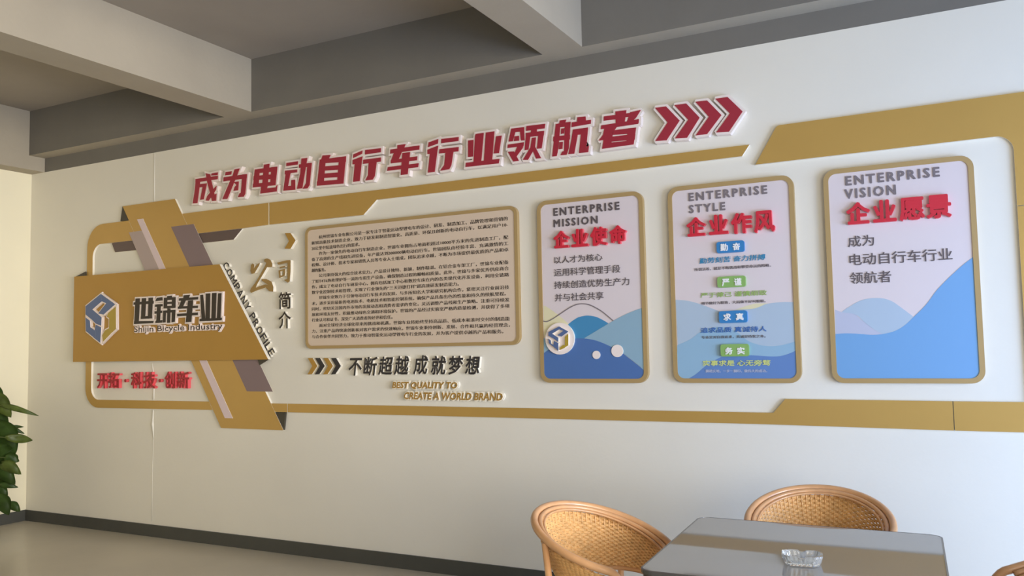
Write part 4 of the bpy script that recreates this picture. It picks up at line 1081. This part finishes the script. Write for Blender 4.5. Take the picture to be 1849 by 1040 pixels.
# ================================================================ climbing plant in the corner
pl = thing('pothos_plant', 'tall leafy green climbing plant in a pot by the left wall', 'plant', (-7.06, -.78, 0))
bm = bmesh.new()
add_tube(bm, [(-7.06, -.78, .18), (-7.06, -.78, .7), (-7.05, -.78, 1.22)], .028, 10)
link_mesh('moss_pole', bm, M['moss'], pl, smooth=True)
bm = bmesh.new()
prof = [(.10, 0), (.125, .01), (.15, .24), (.165, .25), (.165, .27), (.145, .27), (.14, .22)]
prev = None
for r, z in prof:
    cur = [bm.verts.new((-7.06 + r * math.cos(2 * PI * i / 28), -.78 + r * math.sin(2 * PI * i / 28), z)) for i in range(28)]
    if prev:
        for i in range(28): bm.faces.new((prev[i], prev[(i + 1) % 28], cur[(i + 1) % 28], cur[i]))
    else: bm.faces.new(list(reversed(cur)))
    prev = cur
link_mesh('pot', bm, M['pot'], pl, smooth=True)
bm = bmesh.new()
bmesh.ops.create_circle(bm, cap_ends=True, radius=.142, segments=28, matrix=Matrix.Translation((-7.06, -.78, .235)))
link_mesh('soil', bm, M['soil'], pl)
stem_bm = bmesh.new()
def leaf(base, tip, width, m):
    base, tip = Vector(base), Vector(tip)
    d = tip - base
    L = d.length
    ax = d.normalized()
    view = Vector((0.55, -.83, 0.15)).normalized()
    side = ax.cross(view)
    if side.length < .2: side = ax.cross(Vector((0, 0, 1)))
    side.normalize()
    nrm = side.cross(ax).normalized()
    if nrm.z < 0: nrm, side = -nrm, -side
    bm = bmesh.new()
    rows = []
    n = 12
    for i in range(n + 1):
        u = i / n
        wv = (max(0.0, math.sin(PI * min(1, u * .98 + .02))) ** .62) * (1 - .55 * u) * 1.28
        if u == 1: wv = 0
        p = base + d * u + nrm * (.10 * L * math.sin(PI * u)) - Vector((0, 0, .03 * L * u * u))
        back = -.10 * L * (1 - u) ** 4
        h = width / 2 * wv
        row = []
        for s, k in ((-1, 1), (-.5, .62), (0, 0), (.5, .62), (1, 1)):
            row.append(bm.verts.new(p + side * (h * s) + nrm * (h * .28 * k) + ax * (back * abs(s))
                                    + nrm * (.004 * math.sin(9 * u + s * 3))))
        rows.append(row)
    for a, b in zip(rows, rows[1:]):
        for i in range(4):
            bm.faces.new((a[i], a[i + 1], b[i + 1], b[i]))
    geom = bmesh.ops.solidify(bm, geom=bm.faces[:], thickness=.0012)
    link_mesh('leaf', bm, m, pl, smooth=True)
    z = base.z
    a = Vector((-7.06, -.78, max(.25, min(1.2, z - .06))))
    add_tube(stem_bm, [a, a.lerp(base, .5) + Vector((0, 0, .05)), base + ax * .01], [.005, .004, .003], 5)
for k, (b, t_, w) in enumerate(FRONT_LEAVES):
    leaf(b, t_, w, M['leaf_b'] if k in (0, 1, 4, 9) else M['leaf'])
rnd = random.Random(3)
for k in range(34):
    z = .35 + .9 * k / 34
    a = rnd.uniform(math.radians(175), math.radians(395)) + 0
    a = math.radians(190 + (k * 137.5) % 190)
    base = Vector((-7.06 + .10 * math.cos(a), -.78 + .10 * math.sin(a), z + .04))
    ln = rnd.uniform(.17, .24)
    tip = base + Vector((math.cos(a) * ln * .75, math.sin(a) * ln * .75, -ln * rnd.uniform(.3, .8)))
    leaf(base, tip, rnd.uniform(.11, .16), M['leaf_b'] if k % 5 == 0 else M['leaf'])
link_mesh('stems', stem_bm, M['stem'], pl, smooth=True)
